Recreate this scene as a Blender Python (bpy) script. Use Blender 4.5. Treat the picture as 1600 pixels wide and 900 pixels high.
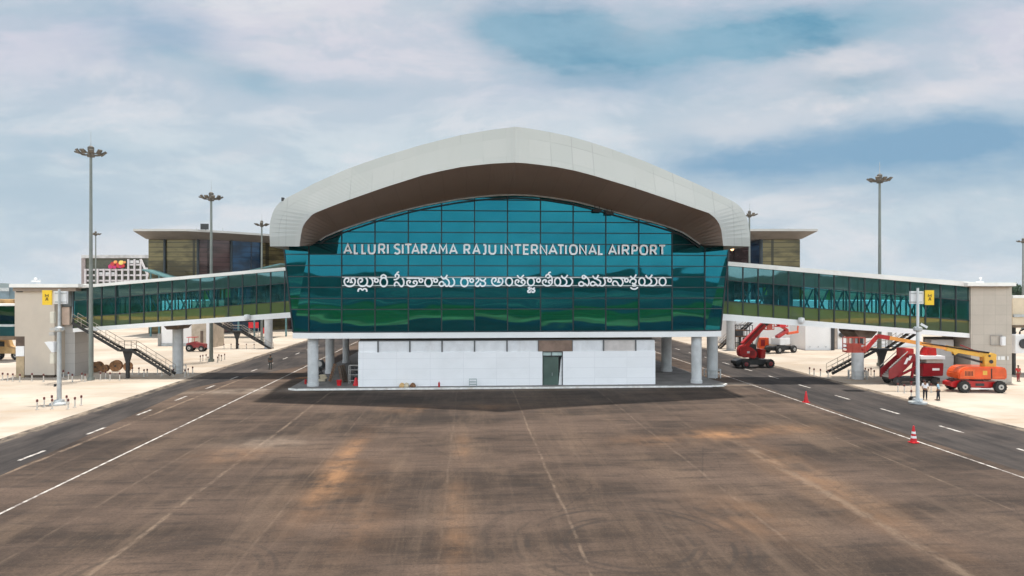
import bpy, bmesh, math, random
from mathutils import Vector, Matrix
random.seed(7)
for o in list(bpy.data.objects): bpy.data.objects.remove(o)
SC = bpy.context.scene
COL = SC.collection
# ------------------------------------------------------------------ camera
FP = 1066.7; A = math.atan(68/FP); HC = 10.0
FW = (math.sin(A), math.cos(A)); RT = (math.cos(A), -math.sin(A))
cam_d = bpy.data.cameras.new('camera'); cam = bpy.data.objects.new('camera', cam_d); COL.objects.link(cam)
cam_d.sensor_width = 36; cam_d.lens = 24; cam_d.clip_start = .5; cam_d.clip_end = 20000
cam.location = (0, 0, HC); cam.rotation_euler = (math.radians(90), 0, -A)
SC.camera = cam
SC.view_settings.view_transform = 'Standard'; SC.view_settings.look = 'None'
SC.view_settings.exposure = 0.2; SC.view_settings.gamma = 1
# ------------------------------------------------------------------ sun
SUN_EL, SUN_AZ = math.radians(83), math.radians(35)      # azimuth from +Y towards +X
sd = bpy.data.lights.new('sun', 'SUN'); sd.energy = 4.8; sd.angle = math.radians(2.5); sd.color = (1, .95, .88)
sun = bpy.data.objects.new('sun', sd); COL.objects.link(sun)
sv = Vector((math.sin(SUN_AZ)*math.cos(SUN_EL), math.cos(SUN_AZ)*math.cos(SUN_EL), math.sin(SUN_EL)))
sun.rotation_euler = sv.to_track_quat('Z', 'Y').to_euler()
sun.location = (0, 0, 80)
# ------------------------------------------------------------------ world
class NT:
    def __init__(s, tree): s.t = tree
    def n(s, typ, **kw):
        nd = s.t.nodes.new(typ)
        for k, v in kw.items():
            if k[0] == 'i':
                key = k[1:]; key = int(key) if key.isdigit() else key
                s.put(nd.inputs[key], v)
            else: setattr(nd, k, v)
        return nd
    def put(s, sock, v):
        if isinstance(v, bpy.types.NodeSocket): s.t.links.new(v, sock)
        else: sock.default_value = v
    def m(s, op, a, b=0.0, c=0.0, clamp=False):
        nd = s.t.nodes.new('ShaderNodeMath'); nd.operation = op; nd.use_clamp = clamp
        for i, v in enumerate((a, b, c)): s.put(nd.inputs[i], v)
        return nd.outputs[0]
    def mix(s, f, a, b, bt='MIX'):
        nd = s.t.nodes.new('ShaderNodeMix'); nd.data_type = 'RGBA'; nd.blend_type = bt
        for sk, v in ((nd.inputs[0], f), (nd.inputs[6], a), (nd.inputs[7], b)):
            if isinstance(v, tuple) and len(v) == 3: v = (*v, 1)
            s.put(sk, v)
        return nd.outputs[2]
    def ramp(s, f, a, b, c=0., d=1.):
        nd = s.t.nodes.new('ShaderNodeMapRange'); nd.interpolation_type = 'SMOOTHSTEP'
        for i, v in enumerate((f, a, b, c, d)): s.put(nd.inputs[i], v)
        return nd.outputs[0]
    def noise(s, vec, scale, detail=4, rough=.55, dist=0.):
        nd = s.t.nodes.new('ShaderNodeTexNoise')
        s.put(nd.inputs['Vector'], vec); nd.inputs['Scale'].default_value = scale
        nd.inputs['Detail'].default_value = detail; nd.inputs['Roughness'].default_value = rough
        nd.inputs['Distortion'].default_value = dist
        return nd.outputs[0]
    def mapv(s, vec, sc=(1, 1, 1), loc=(0, 0, 0), rot=(0, 0, 0)):
        nd = s.t.nodes.new('ShaderNodeMapping'); s.put(nd.inputs[0], vec)
        nd.inputs[1].default_value = loc; nd.inputs[2].default_value = rot; nd.inputs[3].default_value = sc
        return nd.outputs[0]
    def comb(s, x, y, z=0.):
        nd = s.t.nodes.new('ShaderNodeCombineXYZ')
        for i, v in enumerate((x, y, z)): s.put(nd.inputs[i], v)
        return nd.outputs[0]
    def sep(s, v):
        nd = s.t.nodes.new('ShaderNodeSeparateXYZ'); s.put(nd.inputs[0], v); return nd.outputs

def lin(r, g, b):
    f = lambda c: c/255/12.92 if c/255 <= .04045 else ((c/255+.055)/1.055)**2.4
    return (f(r), f(g), f(b))

w = bpy.data.worlds.new('World'); SC.world = w; w.use_nodes = True
t = w.node_tree; t.nodes.clear(); N = NT(t)
tc = N.n('ShaderNodeTexCoord').outputs['Generated']
vr = N.mapv(tc, rot=(0, 0, A))
X, Y, Z = N.sep(vr)
Zp = N.m('MAXIMUM', Z, 0.0)
ay = N.m('ADD', N.m('ABSOLUTE', Y), .12)
u0 = N.m('MULTIPLY', N.m('DIVIDE', X, ay), 1.12); v0 = N.m('MULTIPLY', N.m('DIVIDE', Zp, ay), 1.12)
q = N.comb(u0, N.m('MULTIPLY', v0, 2.7), N.m('MULTIPLY', Y, .5))
d1 = N.m('SUBTRACT', N.noise(q, 3.2, 9, .62), .5); d2 = N.m('SUBTRACT', N.noise(N.mapv(q, loc=(7, 3, 1)), 4.0, 9, .62), .5)
u = N.m('ADD', u0, N.m('MULTIPLY', d1, .26)); v = N.m('ADD', v0, N.m('MULTIPLY', d2, .11))
def patch(px, py, rx, ry, s, tilt=0.):
    du = N.m('DIVIDE', N.m('SUBTRACT', u, (px-800)/FP), rx/FP)
    vv = N.m('ADD', N.m('SUBTRACT', v, (450-py)/FP), N.m('MULTIPLY', N.m('SUBTRACT', u, (px-800)/FP), tilt))
    dv = N.m('DIVIDE', vv, ry/FP)
    r2 = N.m('ADD', N.m('MULTIPLY', du, du), N.m('MULTIPLY', dv, dv))
    return N.m('MULTIPLY', N.m('EXPONENT', N.m('MULTIPLY', r2, -1.0)), s)
def summ(l):
    r = l[0]
    for k in l[1:]: r = N.m('ADD', r, k)
    return r
base = N.mix(N.ramp(v0, 0, .22), lin(206, 217, 225), lin(205, 218, 226))
base = N.mix(N.ramp(v0, .18, .36), base, lin(210, 211, 224))
fb = N.noise(N.mapv(q, loc=(2, 9, 4)), 2.6, 6, .62, .3)
base = N.mix(N.m('MULTIPLY', N.ramp(fb, .42, .66), .65), base, lin(176, 198, 212))
fb2 = N.noise(N.mapv(q, loc=(12, 1, 8)), 3.4, 7, .62, .4)
base = N.mix(N.m('MULTIPLY', N.ramp(fb2, .50, .70), .75), base, lin(222, 223, 228))
fb3 = N.noise(N.mapv(q, loc=(5, 5, 2)), 4.2, 10, .62, .25)
base = N.mix(N.m('MULTIPLY', N.ramp(fb3, .47, .60), .45), base, lin(166, 190, 208))
base = N.mix(N.m('MULTIPLY', N.ramp(fb3, .46, .36), .50), base, lin(227, 228, 233))
mid = summ([patch(1370, 240, 240, 46, 1.15, -.03), patch(1130, 250, 90, 26, .6), patch(235, 62, 110, 38, .75, .1), patch(60, 230, 120, 25, .3), patch(1520, 215, 120, 35, .5), patch(960, 130, 130, 22, .45)])
base = N.mix(N.m('MINIMUM', mid, 1.0), base, lin(128, 168, 198))
sk = N.n('ShaderNodeTexSky', sky_type='NISHITA'); sk.sun_disc = False; sk.sun_elevation = SUN_EL; sk.sun_rotation = SUN_AZ
sk.air_density = 1.0; sk.dust_density = 1.0; sk.ozone_density = 1.5
skc = N.mix(1.0, sk.outputs[0], (.075, .105, .105), 'MULTIPLY')
blue = N.mix(.8, skc, N.mix(N.ramp(fb3, .35, .65), lin(72, 146, 176), lin(140, 182, 202)))
hol = summ([patch(880, 58, 150, 56, 1.35, .1), patch(1200, 55, 210, 42, 1.3, -.05), patch(1115, 72, 90, 22, .7), patch(1310, 130, 105, 24, 1.0), patch(1040, 108, 60, 14, .4),
            patch(385, 132, 65, 18, .55), patch(270, 100, 120, 20, .4, .1), patch(540, 142, 110, 16, .3), patch(90, 130, 90, 20, .1)])
base = N.mix(N.m('MINIMUM', N.m('MULTIPLY', hol, N.ramp(fb2, .95, .30, .72, 1.0)), .95), base, blue)
puff = summ([patch(1210, 175, 130, 34, 1.0, -.15), patch(1320, 95, 150, 26, .7, -.1), patch(1120, 205, 80, 22, .8), patch(1480, 150, 110, 30, .6, -.2), patch(700, 110, 120, 50, .35), patch(560, 50, 260, 60, .4), patch(1000, 40, 60, 40, .4)])
base = N.mix(N.m('MINIMUM', N.m('MULTIPLY', puff, N.ramp(fb3, .62, .38, .35, 1.0)), .85), base, lin(228, 225, 229))
back = N.m('ADD', .87, N.m('MULTIPLY', N.m('MULTIPLY', N.ramp(Y, .25, -.35), N.ramp(Z, .80, .42, 0.0, 2.9)), N.ramp(Z, .13, .30, .36, 1.0)))       # unseen half of the sky behind the camera, brightened as added fill light
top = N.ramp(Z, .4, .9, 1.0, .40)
bg = N.n('ShaderNodeBackground')
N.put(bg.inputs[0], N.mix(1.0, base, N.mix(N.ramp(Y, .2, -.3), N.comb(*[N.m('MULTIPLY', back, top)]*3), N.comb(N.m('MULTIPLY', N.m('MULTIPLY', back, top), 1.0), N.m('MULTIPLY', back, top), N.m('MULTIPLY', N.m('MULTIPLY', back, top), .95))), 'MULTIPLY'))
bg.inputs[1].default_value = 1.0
out = N.n('ShaderNodeOutputWorld'); t.links.new(bg.outputs[0], out.inputs[0])

# ------------------------------------------------------------------ placing helpers
def Cd(px, py, d):
    k = (px-800)/FP*d
    return Vector((RT[0]*k+FW[0]*d, RT[1]*k+FW[1]*d, HC+(450-py)/FP*d))
def G(px, py, z=0.0): return Cd(px, py, (HC-z)*FP/(py-450))
def Wp(px, py, Yw):
    k = (px-800)/FP; return Cd(px, py, Yw/(RT[1]*k+FW[1]))
# ------------------------------------------------------------------ materials
MATS = {}
def mat(name, col, rough=.6, metal=0., var=.12, vscale=1.2, bump=0., bscale=20., spec=.5, coat=0., dirt=None, dscale=.35, damt=.5):
    if name in MATS: return MATS[name]
    m = bpy.data.materials.new(name); m.use_nodes = True; t = m.node_tree; t.nodes.clear(); N = NT(t)
    o = N.n('ShaderNodeOutputMaterial'); b = N.n('ShaderNodeBsdfPrincipled'); t.links.new(b.outputs[0], o.inputs[0])
    pos = N.n('ShaderNodeTexCoord').outputs['Object']
    n1 = N.noise(pos, vscale, 5, .6)
    dark = tuple(c*(1-var*1.6) for c in col); lite = tuple(min(1, c*(1+var)) for c in col)
    c = N.mix(N.ramp(n1, .3, .7), dark, lite)
    if dirt:
        nd = N.noise(N.mapv(pos, sc=(1, 1, .4)), dscale, 6, .65)
        c = N.mix(N.m('MULTIPLY', N.ramp(nd, .5, .75), damt), c, dirt)
    N.put(b.inputs['Base Color'], c)
    b.inputs['Roughness'].default_value = rough; b.inputs['Metallic'].default_value = metal
    b.inputs['Specular IOR Level'].default_value = spec; b.inputs['Coat Weight'].default_value = coat
    if bump:
        bp = N.n('ShaderNodeBump'); bp.inputs['Strength'].default_value = 1; bp.inputs['Distance'].default_value = bump
        N.put(bp.inputs['Height'], N.noise(pos, bscale, 4, .6)); t.links.new(bp.outputs[0], b.inputs['Normal'])
    MATS[name] = m; return m

def glassmat(name, refl, trans, fac, wave=.012, rough=.02, sx=.09, sz=.22, body=None, bodyfac=0.):
    m = bpy.data.materials.new(name); m.use_nodes = True; t = m.node_tree; t.nodes.clear(); N = NT(t)
    o = N.n('ShaderNodeOutputMaterial')
    pos = N.n('ShaderNodeNewGeometry').outputs['Position']
    g = N.n('ShaderNodeBsdfAnisotropic'); g.inputs['Roughness'].default_value = rough
    vn = N.noise(N.mapv(pos, sc=(.5, .5, .9)), .8, 2, .5)
    N.put(g.inputs['Color'], N.mix(vn, tuple(c*.82 for c in refl), tuple(min(1, c*1.15) for c in refl)))
    bp = N.n('ShaderNodeBump'); bp.inputs['Strength'].default_value = 1; bp.inputs['Distance'].default_value = wave
    N.put(bp.inputs['Height'], N.noise(N.mapv(pos, sc=(sx, sx, sz)), 1.0, 2, .45)); t.links.new(bp.outputs[0], g.inputs['Normal'])
    tr = N.n('ShaderNodeBsdfTransparent'); tr.inputs[0].default_value = (*trans, 1)
    mx = N.n('ShaderNodeMixShader'); mx.inputs[0].default_value = fac
    t.links.new(tr.outputs[0], mx.inputs[1]); t.links.new(g.outputs[0], mx.inputs[2]); last = mx
    if body:
        d = N.n('ShaderNodeBsdfDiffuse'); d.inputs[0].default_value = (*body, 1)
        m2 = N.n('ShaderNodeMixShader'); m2.inputs[0].default_value = bodyfac
        t.links.new(last.outputs[0], m2.inputs[1]); t.links.new(d.outputs[0], m2.inputs[2]); last = m2
    t.links.new(last.outputs[0], o.inputs[0]); return m

def panelmat(name, col, seam, lx, lz, rough=.45, metal=0., sw=.012, var=.06, axes='XZ', dirt=None, damt=.3):
    """cladding: thin dark seams on a grid of lx by lz metres"""
    m = bpy.data.materials.new(name); m.use_nodes = True; t = m.node_tree; t.nodes.clear(); N = NT(t)
    o = N.n('ShaderNodeOutputMaterial'); b = N.n('ShaderNodeBsdfPrincipled'); t.links.new(b.outputs[0], o.inputs[0])
    pos = N.n('ShaderNodeNewGeometry').outputs['Position']; P = N.sep(pos); ix = {'X': 0, 'Y': 1, 'Z': 2}
    def ln(c, l):
        f = N.m('FRACT', N.m('DIVIDE', N.m('ADD', c, 500.0), l)); f = N.m('MINIMUM', f, N.m('SUBTRACT', 1.0, f))
        return N.m('LESS_THAN', f, sw/l)
    def cell(c, l): return N.m('FLOOR', N.m('DIVIDE', N.m('ADD', c, 500.0), l))
    a_, b_ = P[ix[axes[0]]], P[ix[axes[1]]]
    s = N.m('MAXIMUM', ln(a_, lx), ln(b_, lz))
    wn = N.n('ShaderNodeTexWhiteNoise'); N.put(wn.inputs[0], N.comb(cell(a_, lx), cell(b_, lz)))
    c = N.mix(wn.outputs[0], tuple(k*(1-var) for k in col), tuple(min(1, k*(1+var)) for k in col))
    n2 = N.noise(pos, .5, 6, .6); c = N.mix(N.m('MULTIPLY', N.ramp(n2, .4, .75), damt), c, dirt or tuple(k*.75 for k in col))
    c = N.mix(N.m('MULTIPLY', s, .75), c, seam)
    N.put(b.inputs['Base Color'], c); b.inputs['Roughness'].default_value = rough; b.inputs['Metallic'].default_value = metal
    MATS[name] = m; return m

# ------------------------------------------------------------------ mesh builder
class MB:
    def __init__(s): s.v = []; s.f = []; s.mi = []; s.cm = 0
    def add(s, vs, fs):
        k = len(s.v); s.v += [tuple(p) for p in vs]; s.f += [tuple(i+k for i in f) for f in fs]; s.mi += [s.cm]*len(fs); return s
    def box(s, x0, x1, y0, y1, z0, z1):
        if x0 > x1: x0, x1 = x1, x0
        if y0 > y1: y0, y1 = y1, y0
        if z0 > z1: z0, z1 = z1, z0
        return s.add([(x0,y0,z0),(x1,y0,z0),(x1,y1,z0),(x0,y1,z0),(x0,y0,z1),(x1,y0,z1),(x1,y1,z1),(x0,y1,z1)],
              [(0,3,2,1),(4,5,6,7),(0,1,5,4),(1,2,6,5),(2,3,7,6),(3,0,4,7)])
    def bar(s, p, q, w, h=None, up=(0,0,1), w2=None, h2=None):
        """rectangular bar from p to q; w across, h along up"""
        p, q = Vector(p), Vector(q); h = h or w; w2 = w2 or w; h2 = h2 or h
        d = (q-p).normalized(); U = Vector(up)
        if abs(d.dot(U)) > .98: U = Vector((0, 1, 0))
        R = d.cross(U).normalized(); U = R.cross(d).normalized()
        vs = []
        for c, ww, hh in ((p, w, h), (q, w2, h2)):
            for a, b in ((-1,-1),(1,-1),(1,1),(-1,1)): vs.append(c+R*a*ww/2+U*b*hh/2)
        return s.add(vs, [(0,1,2,3),(7,6,5,4),(0,4,5,1),(1,5,6,2),(2,6,7,3),(3,7,4,0)])
    def cyl(s, p, q, r, r2=None, n=16):
        p, q = Vector(p), Vector(q); r2 = r if r2 is None else r2
        d = (q-p).normalized(); U = Vector((0,0,1)) if abs(d.z) < .9 else Vector((1,0,0))
        R = d.cross(U).normalized(); U = R.cross(d)
        vs = []
        for c, rr in ((p, r), (q, r2)):
            for i in range(n):
                a = 2*math.pi*i/n; vs.append(c+R*math.cos(a)*rr+U*math.sin(a)*rr)
        fs = [(i, (i+1) % n, n+(i+1) % n, n+i) for i in range(n)] + [tuple(range(n))[::-1], tuple(range(n, 2*n))]
        return s.add(vs, fs)
    def tube(s, pts, r, n=8):
        for a, b in zip(pts[:-1], pts[1:]): s.cyl(a, b, r, n=n)
        return s
    def lathe(s, prof, c=(0,0,0), n=20, ax='z'):
        vs = []; m = len(prof)
        for r, z in prof:
            for i in range(n):
                a = 2*math.pi*i/n; x, y = math.cos(a)*r, math.sin(a)*r
                vs.append({'z': (c[0]+x, c[1]+y, c[2]+z), 'y': (c[0]+x, c[1]+z, c[2]+y), 'x': (c[0]+z, c[1]+x, c[2]+y)}[ax])
        fs = [(j*n+i, j*n+(i+1) % n, (j+1)*n+(i+1) % n, (j+1)*n+i) for j in range(m-1) for i in range(n)]
        fs += [tuple(range(n))[::-1], tuple(range((m-1)*n, m*n))]
        return s.add(vs, fs)
    def prism(s, poly, d0, d1, ax='y'):
        """2D polygon (a,b) extruded along ax from d0 to d1"""
        n = len(poly)
        f = {'y': lambda a, b, d: (a, d, b), 'z': lambda a, b, d: (a, b, d), 'x': lambda a, b, d: (d, a, b)}[ax]
        vs = [f(a, b, d0) for a, b in poly] + [f(a, b, d1) for a, b in poly]
        return s.add(vs, [tuple(range(n))[::-1], tuple(range(n, 2*n))] + [(i, (i+1) % n, n+(i+1) % n, n+i) for i in range(n)])
    def sphere(s, c, r, n=12, sz=1.):
        prof = [(max(.001, math.sin(math.pi*i/8))*r, -math.cos(math.pi*i/8)*r*sz) for i in range(9)]
        return s.lathe(prof, c, n)
    def mesh(s, name, mats, smooth=False, bevel=0.):
        me = bpy.data.meshes.new(name); me.from_pydata(s.v, [], s.f); me.update()
        if not isinstance(mats, (list, tuple)): mats = [mats]
        for m in mats: me.materials.append(m)
        me.polygons.foreach_set('material_index', s.mi)
        bm = bmesh.new(); bm.from_mesh(me); bmesh.ops.recalc_face_normals(bm, faces=bm.faces)
        if bevel: bmesh.ops.bevel(bm, geom=bm.edges[:], offset=bevel, segments=2, affect='EDGES', clamp_overlap=True)
        bm.to_mesh(me); bm.free()
        if smooth:
            me.polygons.foreach_set('use_smooth', [True]*len(me.polygons))
            try: me.set_sharp_from_angle(angle=math.radians(35))
            except Exception: pass
        return me
    def build(s, name, mats, parent=None, smooth=False, bevel=0., loc=None, rz=None):
        o = bpy.data.objects.new(name, s.mesh(name, mats, smooth, bevel)); COL.objects.link(o)
        if parent is not None: o.parent = parent
        if loc is not None: o.location = loc
        if rz is not None: o.rotation_euler = (0, 0, rz)
        return o
def tag(o, label=None, cat=None, group=None, kind=None):
    if label: o['label'] = label
    if cat: o['category'] = cat
    if group: o['group'] = group
    if kind: o['kind'] = kind
    return o
def thing(name, label, cat, loc=(0, 0, 0), rz=0., group=None):
    o = bpy.data.objects.new(name, None); COL.objects.link(o); o.empty_display_size = .5
    o.location = loc; o.rotation_euler = (0, 0, rz); return tag(o, label, cat, group)
def kids(o, cache={}):
    return [c for c in bpy.data.objects if c.parent == o]
def copy_tree(o, parent=None):
    c = o.copy(); COL.objects.link(c); c.parent = parent
    for ch in kids(o): copy_tree(ch, c)
    return c

# common materials
M = {}
M['white'] = mat('white_paint', (.78, .78, .78), .5, var=.05, vscale=.6, dirt=(.5, .48, .45), damt=.25)
M['beam'] = mat('white_beam', (.84, .84, .83), .45, var=.03, vscale=.4)
M['galv'] = mat('galvanised_steel', (.48, .50, .50), .45, .35, var=.12)
M['dark'] = mat('dark_metal', (.03, .032, .035), .5, var=.2)
M['mull'] = mat('mullion_metal', (.012, .022, .028), .45, var=.2)
M['conc_col'] = mat('column_concrete', (.56, .57, .57), .75, var=.1, vscale=.8, bump=.003, dirt=(.34, .33, .31), damt=.5)
M['beige'] = panelmat('beige_cladding', (.46, .41, .35), (.27, .24, .2), 1.2, 1.05, var=.03)
M['grey_clad'] = panelmat('grey_cladding', (.44, .42, .40), (.22, .21, .2), 1.7, 1.15, var=.04)
M['brown'] = mat('brown_wall', (.14, .10, .075), .8, var=.2)
M['red'] = mat('red_paint', (.46, .008, .010), .35, var=.14, coat=.3, dirt=(.16, .03, .02), damt=.45)
M['dred'] = mat('deep_red_paint', (.24, .005, .012), .35, var=.1, coat=.4)
M['orange'] = mat('orange_paint', (.70, .085, .010), .35, var=.1, coat=.3, dirt=(.28, .07, .03), damt=.4)
M['yellow'] = mat('yellow_paint', (.66, .38, .05), .4, var=.08, coat=.3)
M['rubber'] = mat('rubber', (.022, .021, .02), .85, var=.2)
M['rim'] = mat('rim_grey', (.45, .43, .40), .5, var=.1)
M['black'] = mat('black_steel', (.015, .014, .013), .55, var=.2)
M['wood'] = mat('weathered_wood', (.22, .11, .055), .85, var=.35, vscale=5, bump=.004)
M['signy'] = mat('sign_yellow', (.85, .55, .02), .45, var=.04)
M['conered'] = mat('cone_red', (.62, .012, .02), .5, var=.06)

# ================================================================== GROUND
def sheet(name, pts, z, m, kind='structure', **kw):
    b = MB(); b.add([(x, y, z) for x, y in pts], [tuple(range(len(pts)))])
    me = bpy.data.meshes.new(name); me.from_pydata(b.v, [], b.f)
    bm = bmesh.new(); bm.from_mesh(me); bmesh.ops.recalc_face_normals(bm, faces=bm.faces)
    for f in bm.faces:
        if f.normal.z < 0: f.normal_flip()
    bm.to_mesh(me); bm.free(); me.materials.append(m)
    o = bpy.data.objects.new(name, me); COL.objects.link(o); return tag(o, kind=kind, **kw)
def rect(x0, x1, y0, y1): return [(x0, y0), (x1, y0), (x1, y1), (x0, y1)]

def groundmat(name, build, rough=.9, bump=.01, bscale=30):
    m = bpy.data.materials.new(name); m.use_nodes = True; t = m.node_tree; t.nodes.clear(); N = NT(t)
    o = N.n('ShaderNodeOutputMaterial'); b = N.n('ShaderNodeBsdfPrincipled'); t.links.new(b.outputs[0], o.inputs[0])
    pos = N.n('ShaderNodeNewGeometry').outputs['Position']
    N.put(b.inputs['Base Color'], build(N, pos)); b.inputs['Roughness'].default_value = rough
    b.inputs['Specular IOR Level'].default_value = .25
    if bump:
        bp = N.n('ShaderNodeBump'); bp.inputs['Strength'].default_value = .6; bp.inputs['Distance'].default_value = bump
        N.put(bp.inputs['Height'], N.noise(pos, bscale, 3, .7)); t.links.new(bp.outputs[0], b.inputs['Normal'])
    return m
def m_scrub(N, p):
    a = N.noise(p, .012, 6, .6); c = N.mix(N.ramp(a, .4, .6), (.05, .085, .03), (.20, .16, .10))
    return N.mix(N.ramp(N.noise(p, .004, 4, .6), .45, .6), c, (.035, .07, .03))
def m_conc(N, p):
    P = N.sep(p)
    a = N.noise(p, .10, 6, .6); c = N.mix(N.ramp(a, .35, .7), (.40, .34, .275), (.54, .475, .40))
    b = N.noise(N.mapv(p, sc=(.25, 1, 1)), .35, 6, .7); c = N.mix(N.m('MULTIPLY', N.ramp(b, .48, .72), .6), c, (.36, .245, .15))
    st = N.noise(p, .9, 5, .75); c = N.mix(N.m('MULTIPLY', N.ramp(st, .64, .76), .55), c, (.24, .18, .13))
    sm = N.noise(N.mapv(p, sc=(.12, 1.4, 1), loc=(2, 6, 0)), .5, 6, .7); c = N.mix(N.m('MULTIPLY', N.ramp(sm, .54, .68), .35), c, (.40, .28, .17))
    def ln(cc, l):
        f = N.m('FRACT', N.m('DIVIDE', N.m('ADD', cc, 1000.0), l)); return N.m('LESS_THAN', f, .05/l)
    s = N.m('MAXIMUM', ln(P[0], 5.0), ln(P[1], 5.0))
    wn = N.n('ShaderNodeTexWhiteNoise'); N.put(wn.inputs[0], N.comb(N.m('FLOOR', N.m('DIVIDE', P[0], 5.0)), N.m('FLOOR', N.m('DIVIDE', P[1], 5.0))))
    c = N.mix(N.m('MULTIPLY', wn.outputs[0], .12), c, (.42, .35, .27))
    return N.mix(N.m('MULTIPLY', s, .45), c, (.35, .28, .22))
def dustline(N, P, x, w, y0=None, y1=None, amt=1., seed=0.):
    wob = N.m('MULTIPLY', N.m('SUBTRACT', N.noise(N.comb(N.m('MULTIPLY', P[1], .15), seed + x, 0.), 1.0, 3, .6), .5), .35)
    d = N.m('ABSOLUTE', N.m('SUBTRACT', N.m('ADD', P[0], wob), x))
    k = N.ramp(d, w, w*.15)
    g = N.ramp(N.noise(N.comb(N.m('MULTIPLY', P[0], 1.2), N.m('MULTIPLY', P[1], .5), seed), 1.6, 5, .75), .36, .66)
    k = N.m('MULTIPLY', N.m('MULTIPLY', k, g), amt)
    if y0 is not None: k = N.m('MULTIPLY', k, N.ramp(P[1], y0, y0+4))
    if y1 is not None: k = N.m('MULTIPLY', k, N.ramp(P[1], y1, y1-6))
    return k
def blotch(N, P, p, x, y, rx, ry, amt):
    n = N.noise(p, .45, 5, .7)
    dx = N.m('DIVIDE', N.m('SUBTRACT', P[0], x), rx); dy = N.m('DIVIDE', N.m('SUBTRACT', P[1], y), ry)
    r = N.m('EXPONENT', N.m('MULTIPLY', N.m('ADD', N.m('MULTIPLY', dx, dx), N.m('MULTIPLY', dy, dy)), -1.))
    return N.m('MULTIPLY', N.m('MULTIPLY', r, N.ramp(n, .3, .65)), amt)
def m_asph(N, p):
    P = N.sep(p)
    a = N.noise(N.mapv(p, sc=(.35, 1, 1)), .16, 8, .68)         # smears across the paving runs
    b = N.noise(N.mapv(p, sc=(1, .22, 1), loc=(5, 1, 0)), .30, 7, .7)
    fine = N.noise(p, 7., 4, .75)
    fx = N.noise(N.mapv(p, sc=(.15, 1.0, 1), loc=(3, 8, 0)), 1.6, 6, .7)
    c = N.mix(N.ramp(a, .34, .66), (.030, .021, .016), (.118, .080, .059))
    c = N.mix(N.m('MULTIPLY', N.ramp(b, .44, .70), .55), c, (.165, .112, .076))
    c = N.mix(N.m('MULTIPLY', N.ramp(fx, .50, .66), .55), c, (.028, .022, .019))
    c = N.mix(N.m('MULTIPLY', N.ramp(fine, .40, .70), .45), c, (.024, .020, .018))
    gr = N.noise(p, 13., 3, .7); c = N.mix(N.m('MULTIPLY', N.ramp(gr, .58, .72), .45), c, (.19, .145, .115)); c = N.mix(N.m('MULTIPLY', N.ramp(gr, .42, .30), .5), c, (.012, .010, .009))
    tx_ = N.noise(N.mapv(p, sc=(.22, 3.0, 1), loc=(1, 4, 0)), 1.5, 6, .72); c = N.mix(N.m('MULTIPLY', N.ramp(tx_, .52, .70), .18), c, (.15, .105, .08)); c = N.mix(N.m('MULTIPLY', N.ramp(tx_, .46, .30), .20), c, (.028, .021, .017))
    crk = N.n('ShaderNodeTexVoronoi', feature='DISTANCE_TO_EDGE'); N.put(crk.inputs['Vector'], N.mapv(p, sc=(.16, .05, 1))); crk.inputs['Scale'].default_value = 1.6; c = N.mix(N.m('MULTIPLY', N.ramp(crk.outputs['Distance'], .005, .001), .25), c, (.020, .016, .014))
    gx = N.noise(N.mapv(p, sc=(1, .05, 1)), 1.1, 5, .7)
    c = N.mix(N.m('MULTIPLY', N.ramp(gx, .50, .72), .22), c, (.17, .12, .085))
    # reddish dust blown in patches
    dst = summ2(N, [blotch(N, P, p, -7.2, 39.5, .7, 6.5, .8), blotch(N, P, p, -6.5, 35, 2.0, 5, .22), blotch(N, P, p, 17.0, 45.5, 2.0, 1.2, .8), blotch(N, P, p, 12, 44, 3, 1.5, .3), blotch(N, P, p, -.4, 43, .5, 3.0, .4),
        blotch(N, P, p, -.6, 32, .6, 3.0, .3), blotch(N, P, p, -14, 42, 2.0, 2.2, .3), blotch(N, P, p, 2.0, 57.5, 2.2, 1.2, .5), blotch(N, P, p, -5.0, 57, 2, 1.5, .4), blotch(N, P, p, -.5, 26.5, .6, 3, .3), blotch(N, P, p, -4.5, 29, 1.2, 3, .2),
        blotch(N, P, p, 18, 34, 1.5, 9, .35), blotch(N, P, p, 22, 47, 3.5, 1.6, .4), blotch(N, P, p, 12, 29, 2, 3, .25)])
    c = N.mix(N.m('MINIMUM', N.m('MULTIPLY', dst, N.ramp(gx, .3, .6, .65, 1.)), .9), c, (.33, .175, .085))
    # pale joints and drag lines that run along the apron
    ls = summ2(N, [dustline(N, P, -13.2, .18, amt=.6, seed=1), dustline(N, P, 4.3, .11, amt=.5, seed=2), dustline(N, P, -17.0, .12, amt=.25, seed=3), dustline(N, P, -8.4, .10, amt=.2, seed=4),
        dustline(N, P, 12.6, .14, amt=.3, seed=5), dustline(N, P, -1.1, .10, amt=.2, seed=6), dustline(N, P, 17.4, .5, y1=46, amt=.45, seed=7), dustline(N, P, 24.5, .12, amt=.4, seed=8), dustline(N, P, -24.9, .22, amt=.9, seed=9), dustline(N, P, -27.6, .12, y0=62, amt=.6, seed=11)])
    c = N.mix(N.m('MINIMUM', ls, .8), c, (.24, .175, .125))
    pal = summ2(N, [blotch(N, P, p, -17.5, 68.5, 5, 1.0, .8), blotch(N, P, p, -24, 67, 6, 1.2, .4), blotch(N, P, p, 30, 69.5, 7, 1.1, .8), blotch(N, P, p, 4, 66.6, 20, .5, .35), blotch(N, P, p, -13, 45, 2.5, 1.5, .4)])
    c = N.mix(N.m('MINIMUM', pal, .85), c, (.36, .29, .23))
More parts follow.
